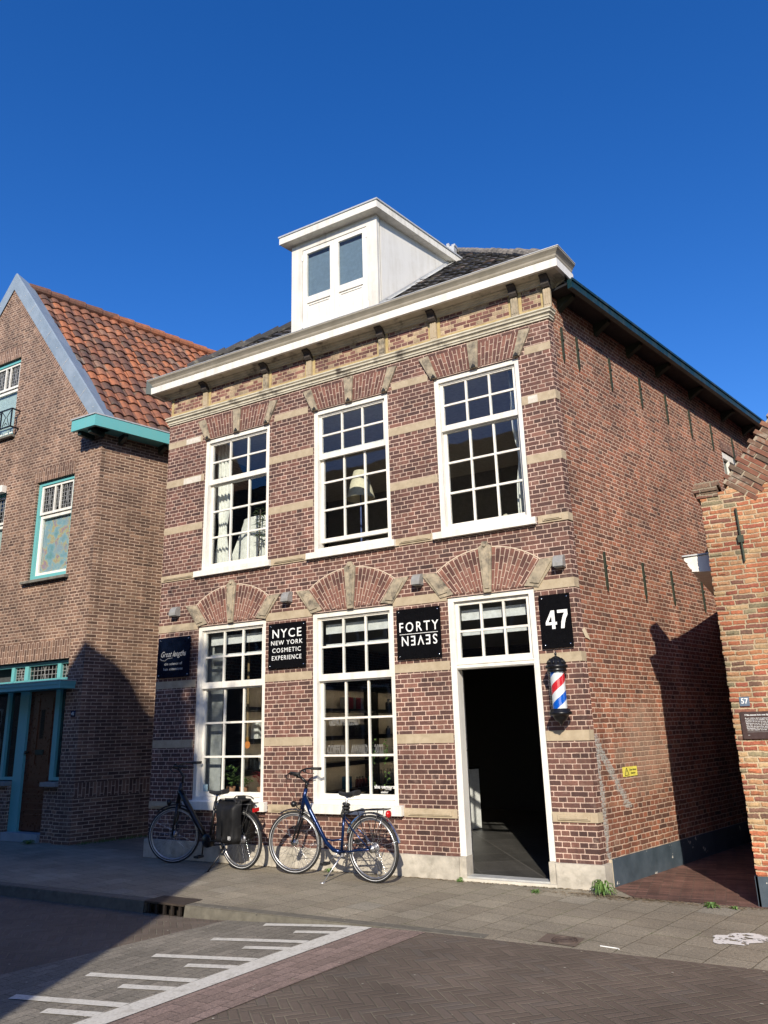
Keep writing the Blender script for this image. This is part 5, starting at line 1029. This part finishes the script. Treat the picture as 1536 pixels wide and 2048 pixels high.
q = MB(); q.box(7.70, 7.93, RY-.03, RY+.30, 3.86, 3.915); q.box(7.725, 7.93, RY-.015, RY+.29, 3.80, 3.86); q.box(7.72, 7.95, RY-.012, RY+.26, 3.915, 3.965); q.build('shoulder', m_rightcop, rhh, bevel=.012)
# sloping brick-on-edge coping
cd_ = Vector((1, 0, 1.17)).normalized(); cn_ = Vector((-1.17, 0, 1)).normalized(); A = Vector((7.99, RY, 3.93)); q = MB()
rr = random.Random(4); k = 0
while k*.053 < 6.4:
    a = A+cd_*(k*.053); j = rr.uniform(-.012, .012); y0 = RY-rr.uniform(.004, .02)
    for r_, (h0, h1) in enumerate(((-.33, -.12), (-.105, .03+j)) if k % 2 else ((-.24, -.02+j), (-.36, -.255))):
        nf = len(q.f); P = [a+cn_*h0, a+cn_*h0+cd_*.042, a+cn_*h1+cd_*.042, a+cn_*h1]; q.prism([(p.x, 0, p.z) for p in P], (0, y0, 0), (0, RY+.30, 0))
        for fi in range(nf, len(q.f)): q.uv[fi] = [(k+.5, r_+.5)]*len(q.f[fi])
    k += 1
q.build('coping_bricks', m_cop, rhh, bevel=.007)
q = MB(); P = [A+cn_*-.33, A+cn_*-.33+cd_*6.4, A+cn_*.0+cd_*6.4, A+cn_*.0]; q.prism([(p.x, 0, p.z) for p in P], (0, RY-.001, 0), (0, RY+.27, 0)); q.build('coping_mortar', noisy('old_mortar', (.25, .2, .14), (.42, .35, .26), 12, .9), rhh)
q = MB(); q.quad([(7.7, .1, 3.3), (12.4, .1, 8.8), (12.4, 9, 8.8), (7.7, 9, 3.3)]); q.quad([(12.4, .1, 8.8), (16.2, .1, 6), (16.2, 9, 6), (12.4, 9, 8.8)]); q.build('roof', m_pan, rhh)
prof = [(RX+.02, 3.09), (7.545, 3.11), (7.55, 3.13), (7.53, 3.15), (7.51, 3.19), (7.515, 3.205), (7.50, 3.215), (7.485, 3.235), (7.485, 3.262), (RX+.02, 3.275)]
q = MB(); q.prism([(x, .10, z) for x, z in prof], (0, 0, 0), (0, 8.5, 0)); q.build('eave_gutter', m_white, rhh)
q = MB(); q.box(7.47, RX+.01, .085, 8.6, 3.276, 3.29); q.build('gutter_rim', m_lead, rhh)
q = MB(); q.box(RX-.02, 8.6, RY-.018, RY-.001, -.05, .25); q.box(RX-.025, RX, RY-.018, 8, -.05, .25); q.build('plinth', m_navy, rhh, bevel=.01)
q = MB(); q.tube([(8.07, RY-.02, 3.64), (8.075, RY-.02, 3.1)], .011, 8); q.box(8.045, 8.10, RY-.035, RY-.005, 3.29, 3.36); q.build('wall_anchor', m_iron, rhh)
n57 = thing('house_number', (7.88, RY, 1.77), 'small blue grey plate with the white number 57 on orange brick', 'number plate'); q = MB(); q.box(7.836, 7.922, RY-.014, RY-.002, 1.728, 1.812); q.build('number_plate', plain('grey_blue_plate', (.13, .17, .23), .35), n57); text('57', .07, (7.879, RY-.0145, 1.772), (1, 0, 0), m_letter, parent=n57, bold=.001, xs=.9)
iq = thing('information_plaque', (8.2, RY, 1.55), 'dark brown plaque with lines of white text under the number 57', 'plaque'); q = MB(); q.box(7.825, 8.55, RY-.026, RY-.010, 1.43, 1.675); q.build('plaque_plate', plain('brown_plaque', (.055, .03, .026), .35), iq, bevel=.002)
text('17de-eeuws huis met lijstgevel', .021, (7.86, RY-.0265, 1.645), (1, 0, 0), m_letter, parent=iq, align='LEFT', bold=.0004)
for k, s_ in enumerate(('Rond 1650 is dit huis gebouwd. Uit het', 'erf gedeeld en in tweeen. Achter het huis', 'behoort dit als tot en met de bebouwing', 'bakstenen muren, de ramen in de 18de', 'een deur. In de loop der eeuwen het', 'gebruikt als woonhuis, winkel,', 'werkplaats. De gevel werd hersteld', 'met een nieuwe voorzet.')): text(s_, .0165, (7.862+.001*k, RY-.0265, 1.615-.0148*k), (1, 0, 0), m_letter, parent=iq, align='LEFT')
q = MB(); q.box(7.865, 8.5, RY-.0275, RY-.026, 1.492, 1.4935); q.box(7.868, 7.885, RY-.0275, RY-.026, 1.462, 1.4655); q.build('rule_line', m_lettergrey, iq)
for x in (7.84, 8.53):
    for z in (1.445, 1.66): q = MB(); q.lathe([(.004, 0), (.004, .012)], (x, RY-.014, z), 8, Matrix.Rotation(radians(-90), 3, 'X')); q.build('screw', m_alu, iq)

# ------------------------------------------------------------------ bicycles
def steer(q, ang, px, start=0):
    c, s = cos(ang), sin(ang)
    for k in range(start, len(q.v)):
        v = q.v[k]; x, y = v.x-px, v.y; q.v[k] = Vector((px+x*c-y*s, x*s+y*c, v.z))
def wheel(par, cx, R, ang, rimm, hubr=.022, disc=False, nsp=32):
    Z = Vector((cx, 0, R)); ax = (0, 1, 0); px = cx
    def fin(q, nm, m, p, sm=True): steer(q, ang, px); return q.build(nm, m, p, smooth=sm, local=True)
    q = MB(); q.torus(Z, R-.019, .019, ax, 64, 12, (1, 1)); w = fin(q, 'wheel', m_rubber, par)
    q = MB()
    for s in (-1, 1): q.torus(Z+Vector((0, s*.0155, 0)), R-.026, .0042, ax, 64, 6, (1, .5))
    fin(q, 'reflective_ring', m_refl, w)
    q = MB(); q.torus(Z, R-.047, .012, ax, 64, 8, (.9, 1)); fin(q, 'rim', rimm, w)
    q = MB(); RM = Matrix.Rotation(radians(90), 3, 'X'); q.lathe([(.006, -.06), (.006, -.035), (hubr+.012, -.034), (hubr+.012, -.029), (hubr, -.026), (hubr, .026), (hubr+.012, .029), (hubr+.012, .034), (.006, .035), (.006, .06)], Z, 16, RM); fin(q, 'hub', m_alu, w)
    q = MB()
    for k in range(nsp):
        a = 2*pi*k/nsp; s = 1 if k % 2 else -1; b = a+(.9 if (k//2) % 2 else -.9)
        q.tube([Z+Vector(((hubr+.008)*cos(b), s*.031, (hubr+.008)*sin(b))), Z+Vector(((R-.058)*cos(a), s*.003, (R-.058)*sin(a)))], .0013, 4, False)
    fin(q, 'spokes', m_chrome, w)
    return w
def guard(par, cx, R, ang, a0, a1, mat, nm='mudguard'):
    q = MB(); n = 30; Z = Vector((cx, 0, R)); r = R+.024; prev = None
    sec = [(-.027, -.010), (-.022, .002), (-.010, .007), (.010, .007), (.022, .002), (.027, -.010)]
    for i in range(n+1):
        a = radians(a0+(a1-a0)*i/n); row = [Z+Vector(((r+h)*cos(a), y, (r+h)*sin(a))) for y, h in sec]
        if prev:
            for k in range(5): q.quad([prev[k], prev[k+1], row[k+1], row[k]])
        prev = row
    for aa in (a1+(3 if a1 < a0 else -3), (a0*.35+a1*.65)):
        a = radians(aa)
        for s in (-1, 1): q.tube([Z+Vector((0, s*.045, 0)), Z+Vector(((r-.01)*cos(a), s*.027, (r-.01)*sin(a)))], .0022, 5)
    steer(q, ang, cx); return q.build(nm, mat, par, smooth=True, local=True)
def saddle(par, x0, x1, z, mat):
    q = MB(); L = x1-x0; n = 10; prev = None
    for i in range(n+1):
        f = i/n; w = .022+.058*(max(0, f-.35)/.65)**1.3; 
        if i == 0: w = .012
        zz = z+.018*sin(f*pi)*-1+.02*f*f+.006; h = .03+.012*f
        if i == n: w *= .8; zz -= .012
        row = [Vector((x0+L*f, y*w, zz+hh*h)) for y, hh in ((-1, -.7), (-1.0, -.1), (-.75, .28), (0, .36), (.75, .28), (1, -.1), (1, -.7), (.5, -1.0), (-.5, -1.0))]
        if prev:
            for k in range(9): q.quad([prev[k], prev[(k+1) % 9], row[(k+1) % 9], row[k]])
        else: q.quad(row[::-1])
        prev = row
    q.quad(prev); s = q.build('saddle', mat, par, smooth=True, local=True)
    q = MB()
    for y in (-.022, .022): q.tube([(x0+.05, y*.5, z-.02), (x0+.12, y, z-.048), (x1-.09, y, z-.048), (x1-.03, y, z-.015)], .0035, 6)
    q.build('rails', m_chrome, s, local=True); return s
def crank(par, bb, zb, y, ang, L, mat, side):
    a = radians(ang); e = Vector((bb+L*cos(a), y, zb+L*sin(a))); q = MB(); q.tube([(bb, y, zb), (bb+L*.5*cos(a), y, zb+L*.5*sin(a)), e], [.016, .011, .012], 8, flat=(1, .6)); c = q.build('crank', mat, par, smooth=True, local=True)
    q = MB(); y0, y1 = sorted((y+side*.012, y+side*.105)); q.box(e.x-.042, e.x-.026, y0, y1, e.z-.012, e.z+.012); q.box(e.x+.026, e.x+.042, y0, y1, e.z-.012, e.z+.012); q.box(e.x-.026, e.x+.026, y0, y0+.014, e.z-.012, e.z+.012); q.box(e.x-.026, e.x+.026, y1-.014, y1, e.z-.012, e.z+.012); q.tube([(e.x, y, e.z), (e.x, y0 if side < 0 else y1, e.z)], .008, 8)
    q.build('pedal', m_rubber, c, local=True); return c
def grip(par, p0, p1, ang, px):
    q = MB(); q.tube([p0, p1], [.016, .0175], 12); steer(q, ang, px); return q.build('grip', m_rubber, par, smooth=True, local=True)

# bicycle 2: dark blue trekking bicycle in the sun
B2 = thing('bicycle', (2.79, -.35, 0), 'dark blue step-through bicycle with silver mudguards on its kickstand in the sun', 'bicycle', rz=0)
B2.rotation_euler = (radians(2.5), 0, atan2(-.135, 1.16)); WB = 1.165; R = .35; ST = radians(16)
q = MB(); q.tube([(.205, 0, .96), (.13, 0, .725)], [.023, .025], 14); q.tube([(.178, 0, .87), (.26, 0, .71), (.40, 0, .51), (.50, 0, .37), (.60, 0, .30), (.715, 0, .285)], [.026, .027, .025, .024, .024, .024], 14)
q.tube([(.715, 0, .285), (.775, 0, .69)], .017, 12); q.tube([(.46, 0, .42), (.58, 0, .40), (.735, 0, .42)], .011, 8); q.lathe([(.024, -.036), (.024, .036)], (.715, 0, .285), 16, Matrix.Rotation(radians(90), 3, 'X'))
for s in (-1, 1): q.tube([(.715, s*.025, .285), (.9, s*.05, .315), (WB, s*.062, R)], [.012, .010, .008], 8); q.tube([(.77, s*.018, .66), (.9, s*.045, .56), (WB, s*.062, R)], [.009, .008, .007], 8)
q.build('frame', m_blue, B2, smooth=True, local=True)
q = MB()
for s in (-1, 1): q.tube([(.128, s*.052, .68), (.06, s*.052, .50), (.0, s*.052, R)], [.017, .014, .010], 10)
q.tube([(.13, -.055, .69), (.13, .055, .69)], .018, 10); q.tube([(.13, 0, .69), (.14, 0, .73)], .017, 10); steer(q, ST, .06); q.build('fork', m_darkframe, B2, smooth=True, local=True)
wheel(B2, 0, R, ST, m_alu); wheel(B2, WB, R, 0, m_alu, .03)
guard(B2, 0, R, ST, 118, -8, m_chrome); guard(B2, WB, R, 0, 158, 12, m_chrome)
q = MB(); q.tube([(.205, 0, .95), (.215, 0, 1.0), (.21, 0, 1.03)], .015, 10); q.tube([(.215, 0, 1.02), (.16, 0, 1.07), (.11, 0, 1.10)], [.017, .016, .017], 10); q.tube([(.11, -.02, 1.10), (.11, .02, 1.10)], .02, 10); steer(q, ST, .2); stem = q.build('stem', m_blackm, B2, smooth=True, local=True)
q = MB(); HB = [(.11, 0, 1.10), (.085, .06, 1.115), (.075, .14, 1.15), (.11, .215, 1.165), (.17, .27, 1.16), (.24, .30, 1.155)]; q.tube([(x, -y, z) for x, y, z in HB[::-1]]+HB[1:], .0115, 10); steer(q, ST, .2); hb = q.build('handlebar', m_blackm, B2, smooth=True, local=True)
grip(hb, (.15, .255, 1.162), (.27, .315, 1.152), ST, .2); grip(hb, (.15, -.255, 1.162), (.27, -.315, 1.152), ST, .2)
q = MB()
for s in (-1, 1): q.tube([(.10, s*.2, 1.16), (.06, s*.235, 1.13), (.10, s*.29, 1.10), (.17, s*.31, 1.10)], [.008, .007, .006, .005], 6); q.tube([(.10, s*.19, 1.15), (.02, s*.17, 1.13), (.0, s*.10, 1.0), (.06, s*.03, .85), (.12, s*.01, .74)], .0028, 5); q.lathe([(.02, -.012), (.02, .012), (0, .014)], (.1, s*.18, 1.145), 10)
steer(q, ST, .2); q.build('brake_levers_and_cables', m_blackm, hb, smooth=True, local=True)
q = MB(); q.tube([(.775, 0, .68), (.838, 0, .90)], .0135, 10); q.build('seat_post', m_alu, B2, smooth=True, local=True); saddle(B2, .715, .985, .925, m_rubber)
q = MB(); 
for k in range(3): q.torus((.80+.006*k, 0, .73+.035*k), .034, .014, (.25, .1*k-.1, 1), 20, 8)
q.tube([(.80, -.035, .76), (.775, -.045, .70), (.79, -.04, .66)], .014, 8); q.build('cable_lock', m_rubber, B2, smooth=True, local=True)
q = MB()
for y in (-.055, 0, .055): q.tube([(.93, y, .735), (1.16, y, .755), (1.40, y*.9, .765)], .005, 8)
q.tube([(.92, -.06, .73), (.90, 0, .725), (.92, .06, .73)], .005, 8); q.tube([(1.40, -.05, .765), (1.40, .05, .765)], .005, 8)
for x in (1.0, 1.1, 1.2, 1.3): q.tube([(x, -.055, .742+.08*(x-1)), (x, .055, .742+.08*(x-1))], .004, 6)
for s in (-1, 1): q.tube([(1.02, s*.058, .74), (1.10, s*.066, .50), (WB, s*.068, R)], .0045, 6); q.tube([(1.30, s*.058, .76), (1.24, s*.066, .55), (WB, s*.068, R)], .0045, 6); q.tube([(.93, s*.05, .735), (.785, s*.02, .68)], .004, 6)
q.build('luggage_rack', m_blackm, B2, smooth=True, local=True)
q = MB(); q.lathe([(0, -.02), (.036, -.018), (.040, -.005), (.036, .012), (.02, .02), (0, .022)], (1.405, 0, .715), 18, Matrix.Rotation(radians(90), 3, 'Y')); q.build('tail_light', m_red, B2, smooth=True, local=True)
q = MB(); q.lathe([(0, .03), (.02, .025), (.034, .0), (.037, -.02), (.03, -.032), (0, -.034)], (.02, 0, .78), 18, Matrix.Rotation(radians(90), 3, 'Y')); q.tube([(.03, 0, .77), (.10, 0, .71)], .005, 6); steer(q, ST, .06); q.build('headlight', m_blackm, B2, smooth=True, local=True)
q = MB(); q.tube([(.74, -.03, .26), (.70, -.10, .17), (.655, -.26, .012)], [.012, .009, .009], 8); q.tube([(.64, -.29, .008), (.67, -.235, .012)], .012, 8); q.lathe([(.02, -.02), (.02, .02)], (.745, -.02, .265), 12); q.build('kickstand', m_alu, B2, smooth=True, local=True)
crank(B2, .715, .285, -.075, 218, .17, m_alu, -1); crank(B2, .715, .285, .075, 38, .17, m_alu, 1)
q = MB(); q.torus((.715, .05, .285), .078, .006, (0, 1, 0), 36, 6, (1, .5)); q.torus((WB, .045, R), .045, .012, (0, 1, 0), 28, 8); q.tube([(.715, .05, .363), (WB, .048, .40)], .004, 5); q.tube([(.715, .05, .207), (1.10, .05, .24), (WB+.03, .05, .25)], .004, 5); q.tube([(WB, .05, R), (WB+.03, .055, .27), (WB-.01, .055, .22)], .010, 6)
for a in range(5): q.tube([(.715, .052, .285), (.715+.075*cos(a*1.257), .052, .285+.075*sin(a*1.257))], .006, 5)
q.build('drivetrain', m_alu, B2, smooth=True, local=True)

# bicycle 1: black e-bike in the shade
B1 = thing('bicycle', (.77, -.26, 0), 'black electric bicycle with turned front wheel standing in the shade', 'bicycle')
B1.rotation_euler = (radians(3), 0, atan2(-.09, 1.22)); WB = 1.21; ST = radians(30)
q = MB(); q.tube([(.14, 0, 1.0), (.07, 0, .74)], [.026, .03], 14); q.tube([(.12, 0, .90), (.26, 0, .72), (.45, 0, .50), (.60, 0, .34)], [.036, .04, .04, .036], 14, flat=(1, .85)); q.tube([(.66, 0, .30), (.77, 0, .78)], .019, 12)
q.lathe([(.075, -.045), (.085, -.03), (.085, .03), (.075, .045), (0, .045)][::-1], (.64, 0, .31), 20, Matrix.Rotation(radians(90), 3, 'X')); q.lathe([(0, -.046), (.075, -.045)], (.64, 0, .31), 20, Matrix.Rotation(radians(90), 3, 'X'))
for s in (-1, 1): q.tube([(.68, s*.03, .31), (.95, s*.058, .33), (WB, s*.068, R)], [.014, .011, .009], 8); q.tube([(.755, s*.02, .70), (.95, s*.05, .55), (WB, s*.068, R)], [.010, .009, .008], 8)
q.build('frame', m_darkframe, B1, smooth=True, local=True)
q = MB()
for s in (-1, 1): q.tube([(.07, s*.055, .72), (.03, s*.055, .52), (.0, s*.055, R)], [.019, .016, .011], 10)
q.tube([(.075, -.06, .725), (.075, .06, .725)], .02, 10); steer(q, ST, .03); q.build('fork', m_darkframe, B1, smooth=True, local=True)
wheel(B1, 0, R, ST, m_alu, .03); wheel(B1, WB, R, 0, m_alu, .035); guard(B1, 0, R, ST, 128, 5, m_darkframe); guard(B1, WB, R, 0, 165, 20, m_darkframe)
q = MB(); q.tube([(.14, 0, 1.0), (.15, 0, 1.08), (.10, 0, 1.16), (.07, 0, 1.185)], .017, 10); steer(q, ST, .1); q.build('stem', m_blackm, B1, smooth=True, local=True)
q = MB(); HB = [(.07, 0, 1.185), (.055, .07, 1.20), (.065, .15, 1.225), (.12, .23, 1.235), (.20, .28, 1.23), (.27, .31, 1.225)]; q.tube([(x, -y, z) for x, y, z in HB[::-1]]+HB[1:], .0118, 10); q.box(.03, .06, -.03, .03, 1.19, 1.25); steer(q, ST, .1); hb = q.build('handlebar', m_blackm, B1, smooth=True, local=True)
grip(hb, (.18, .268, 1.23), (.30, .325, 1.222), ST, .1); grip(hb, (.18, -.268, 1.23), (.30, -.325, 1.222), ST, .1)
q = MB()
for s in (-1, 1): q.tube([(.09, s*.21, 1.23), (.05, s*.25, 1.20), (.12, s*.31, 1.16), (.19, s*.33, 1.16)], [.008, .007, .006, .005], 6); q.tube([(.09, s*.2, 1.22), (.0, s*.18, 1.18), (-.03, s*.08, 1.0), (.05, s*.02, .78)], .003, 5)
steer(q, ST, .1); q.build('brake_levers_and_cables', m_blackm, hb, smooth=True, local=True)
q = MB(); q.tube([(.77, 0, .76), (.80, 0, .87)], .0145, 10); q.build('seat_post', m_darkframe, B1, smooth=True, local=True); saddle(B1, .665, .955, .905, m_rubber)
q = MB()
for y in (-.06, .06): q.tube([(.95, y, .745), (1.45, y, .775)], .006, 8)
for x in (.95, 1.1, 1.25, 1.45): q.tube([(x, -.06, .745+.06*(x-.95)), (x, .06, .745+.06*(x-.95))], .005, 6)
for s in (-1, 1): q.tube([(1.1, s*.06, .75), (WB, s*.072, R)], .005, 6); q.tube([(1.4, s*.06, .77), (WB, s*.072, R)], .005, 6)
q.tube([(.95, 0, .745), (.77, 0, .72)], .006, 6); q.build('luggage_rack', m_blackm, B1, smooth=True, local=True)
q = MB(); q.box(1.455, 1.475, -.05, .05, .68, .725); q.build('tail_light', m_red, B1, local=True, bevel=.006)
q = MB(); q.lathe([(0, .03), (.025, .025), (.036, .0), (.038, -.02), (0, -.034)], (-.06, 0, .76), 18, Matrix.Rotation(radians(90), 3, 'Y')); q.tube([(-.05, 0, .76), (.06, 0, .74)], .006, 6); steer(q, ST, .03); q.build('headlight', m_blackm, B1, smooth=True, local=True)
q = MB(); q.tube([(.98, -.07, .27), (.96, -.14, .16), (.92, -.29, .012)], [.013, .010, .010], 8); q.tube([(.905, -.32, .008), (.935, -.27, .012)], .014, 8); q.build('kickstand', m_blackm, B1, smooth=True, local=True)
crank(B1, .64, .31, -.085, 262, .17, m_blackm, -1); crank(B1, .64, .31, .085, 82, .17, m_blackm, 1)
q = MB(); q.tube([(.64, .06, .36), (WB, .05, .41), (WB+.05, .05, R), (WB, .05, .30), (.64, .06, .24)], .018, 8, flat=(1, .5)); q.build('chain_case', m_darkframe, B1, smooth=True, local=True)
# double pannier bag, hanging over the rack
pb = thing('pannier_bag', (.77, -.26, 0), 'pair of black roll-top pannier bags hanging on the black bicycle', 'bag'); pb.rotation_euler = B1.rotation_euler
for sg in (-1, 1):
    q = MB(); nx, nz = 14, 18; x0, x1, z0, z1 = .93, 1.31, .31, .815; V = []
    def bp3(u, w, side):
        f = w; xx = x0+(x1-x0)*u+(.03*(1-f) if u < .5 else -.03*(1-f)); th = .15*(1-.25*f-.6*max(0, f-.85)/.15)
        e = min(1, min(u, 1-u)*9)**.5; eb = min(1, f*10)**.5
        n = mnoise.noise((u*3.1+sg*7, w*2.3, side*3.0))*.03+mnoise.noise((u*9, w*3, side*5.0+sg))*.012
        y = .082 if side == 0 else .082+th*e*eb+n*(1 if side else 0); zz = z0+(z1-z0)*w+mnoise.noise((u*4, 5.5, sg*2.0))*.012*(1 if w > .5 else 0); return Vector((xx, sg*y, zz))
    for side in (0, 1):
        for i in range(nx):
            for j in range(nz):
                P = [bp3(i/nx, j/nz, side), bp3((i+1)/nx, j/nz, side), bp3((i+1)/nx, (j+1)/nz, side), bp3(i/nx, (j+1)/nz, side)]; q.quad(P if (side == 1) == (sg < 0) else P[::-1])
    for i in range(nx):
        for w_ in (0, 1): q.quad([bp3(i/nx, w_, 0), bp3((i+1)/nx, w_, 0), bp3((i+1)/nx, w_, 1), bp3(i/nx, w_, 1)])
    for j in range(nz):
        for u_ in (0, 1): q.quad([bp3(u_, j/nz, 0), bp3(u_, (j+1)/nz, 0), bp3(u_, (j+1)/nz, 1), bp3(u_, j/nz, 1)])
    bg_ = q.build('bag_body', m_bag, pb, smooth=True, local=True, merge=True)
    q = MB(); q.tube([(.95, sg*.15, .80), (1.0, sg*.14, .835), (1.12, sg*.15, .84), (1.25, sg*.14, .835), (1.29, sg*.15, .80)], .012, 8, flat=(1, .5)); q.box(1.05, 1.19, sg*.11-.004, sg*.11+.004, .80, .845); q.build('roll_top_strap', m_rubber, bg_, smooth=False, local=True)
    q = MB(); yy = sg*.242
    for a, b, c, d in ((1.225, 1.265, .385, .389), (1.225, 1.265, .421, .425), (1.225, 1.229, .385, .425), (1.261, 1.265, .385, .425), (1.238, 1.244, .395, .415), (1.244, 1.252, .409, .415), (1.244, 1.252, .402, .406)): q.box(a, b, yy-.003, yy+.003, c, d)
    q.build('bag_emblem', m_refl, bg_, local=True)
q = MB(); q.box(.98, 1.30, -.10, .10, .80, .812); q.build('carrier_flap', m_bag, pb, local=True, bevel=.004)

# ------------------------------------------------------------------ across the street (behind the camera): gabled house and tree
oh = thing('street_house', (0, -13, 0), 'brick house with a bell gable across the street casting the big shadow', 'building')
P = [(7.0, -.1), (7.0, 7.0), (6.75, 7.75), (6.4, 8.5), (6.1, 9.3), (5.55, 9.85), (4.8, 9.8), (4.55, 10.0), (4.35, 10.35), (4.1, 10.5), (3.62, 10.5), (3.55, 9.95), (-12, 9.9), (-12, -.1)]
q = MB(); q.prism([(x, -11.4, z) for x, z in P], (0, 0, 0), (0, -7, 0)); q.build('walls', m_left, oh)
for x in (-7, -5, -3, -1, 1, 3, 5):
    for z in (1.0, 4.2):
        f = MB(); ring(f, x-.5, x+.5, z, z+1.9, .08, -11.4, -11.36); w_ = f.build('window', m_white, oh); f = MB(); f.box(x-.42, x+.42, -11.4, -11.385, z+.08, z+1.82); f.build('pane', m_black, w_)
def tree(name, loc, H, cr, label, seed, nleaf=5200, squash=1.0, ls=.075):
    t = thing(name, loc, label, 'tree'); rr = random.Random(seed); L = Vector(loc); q = MB(); q.tube([L, L+Vector((.05, .03, H*.4)), L+Vector((-.03, .05, H*.72))], [.19, .14, .08], 10); tips = []
    for k in range(16):
        a = k*2.4; z = H*(.42+.03*k/1.3); r = cr*rr.uniform(.45, .9); p0 = L+Vector((0, 0, min(z, H*.72))); p2 = L+Vector((cos(a)*r, sin(a)*r, z+rr.uniform(.3, 1.2))); p1 = (p0+p2)/2+Vector((0, 0, .15)); q.tube([p0, p1, p2], [.06, .035, .012], 6); tips += [p1, p2, p2]
    q.build('trunk', m_bark, t, smooth=True); q = MB(); C0 = L+Vector((0, 0, H-cr*squash)); clumps = []
    for k in range(60):
        v = Vector((rr.gauss(0, 1), rr.gauss(0, 1), rr.gauss(0, 1))).normalized()*rr.uniform(.45, 1.0); clumps.append((C0+Vector((v.x*cr, v.y*cr, v.z*cr*squash)), rr.uniform(.16, .34)*cr))
    for k in range(nleaf):
        c, r = rr.choice(clumps); v = Vector((rr.gauss(0, .5), rr.gauss(0, .5), rr.gauss(0, .5)))*r; p = c+v; d = Vector((rr.uniform(-1, 1), rr.uniform(-1, 1), rr.uniform(-1, .6))).normalized()*ls; s = d.cross(Vector((rr.uniform(-1, 1), rr.uniform(-1, 1), 1))).normalized()*ls*.5; q.quad([p, p+d+s, p+d*2, p+d-s])
    q.build('crown', m_leaf, t); return t
tree('street_tree', (4.25, -10.5, 0), 9.7, 1.05, 'small leafy tree in front of the bell gabled house across the street', 4, 4200, 1.2)
tree('street_tree', (5.6, -10.5, 0), 9.45, .75, 'thin sparse young tree beside the leafy tree across the street', 6, 1500, 1.3, .065)
for nm, x0, x1, h, lab in (('street_house', -26, -12.1, 11, 'long brick row house added further left across the street to shut out sky light'), ('street_house', 21, 36, 9, 'brick house added further right across the street to shut out sky light')):  # unseen houses added to hold back sky light from the shaded walls
    hh = thing(nm, ((x0+x1)/2, -14, 0), lab, 'building'); q = MB(); q.box(x0, x1, -18, -11.4, -.1, h); q.build('walls', m_left, hh)
    q = MB(); q.prism([(x0, -18, h), (x0, -11.2, h), (x0, -14.6, h+3)], (0, 0, 0), (x1-x0, 0, 0)); q.build('roof', m_pan, hh)
    for k in range(int((x1-x0)/2.4)):
        for z in (1.0, 4.4):
            xx = x0+1.3+k*2.4; f = MB(); ring(f, xx-.5, xx+.5, z, z+1.9, .08, -11.4, -11.36); w_ = f.build('window', m_white, hh); f = MB(); f.box(xx-.42, xx+.42, -11.4, -11.385, z+.08, z+1.82); f.build('pane', m_black, w_)
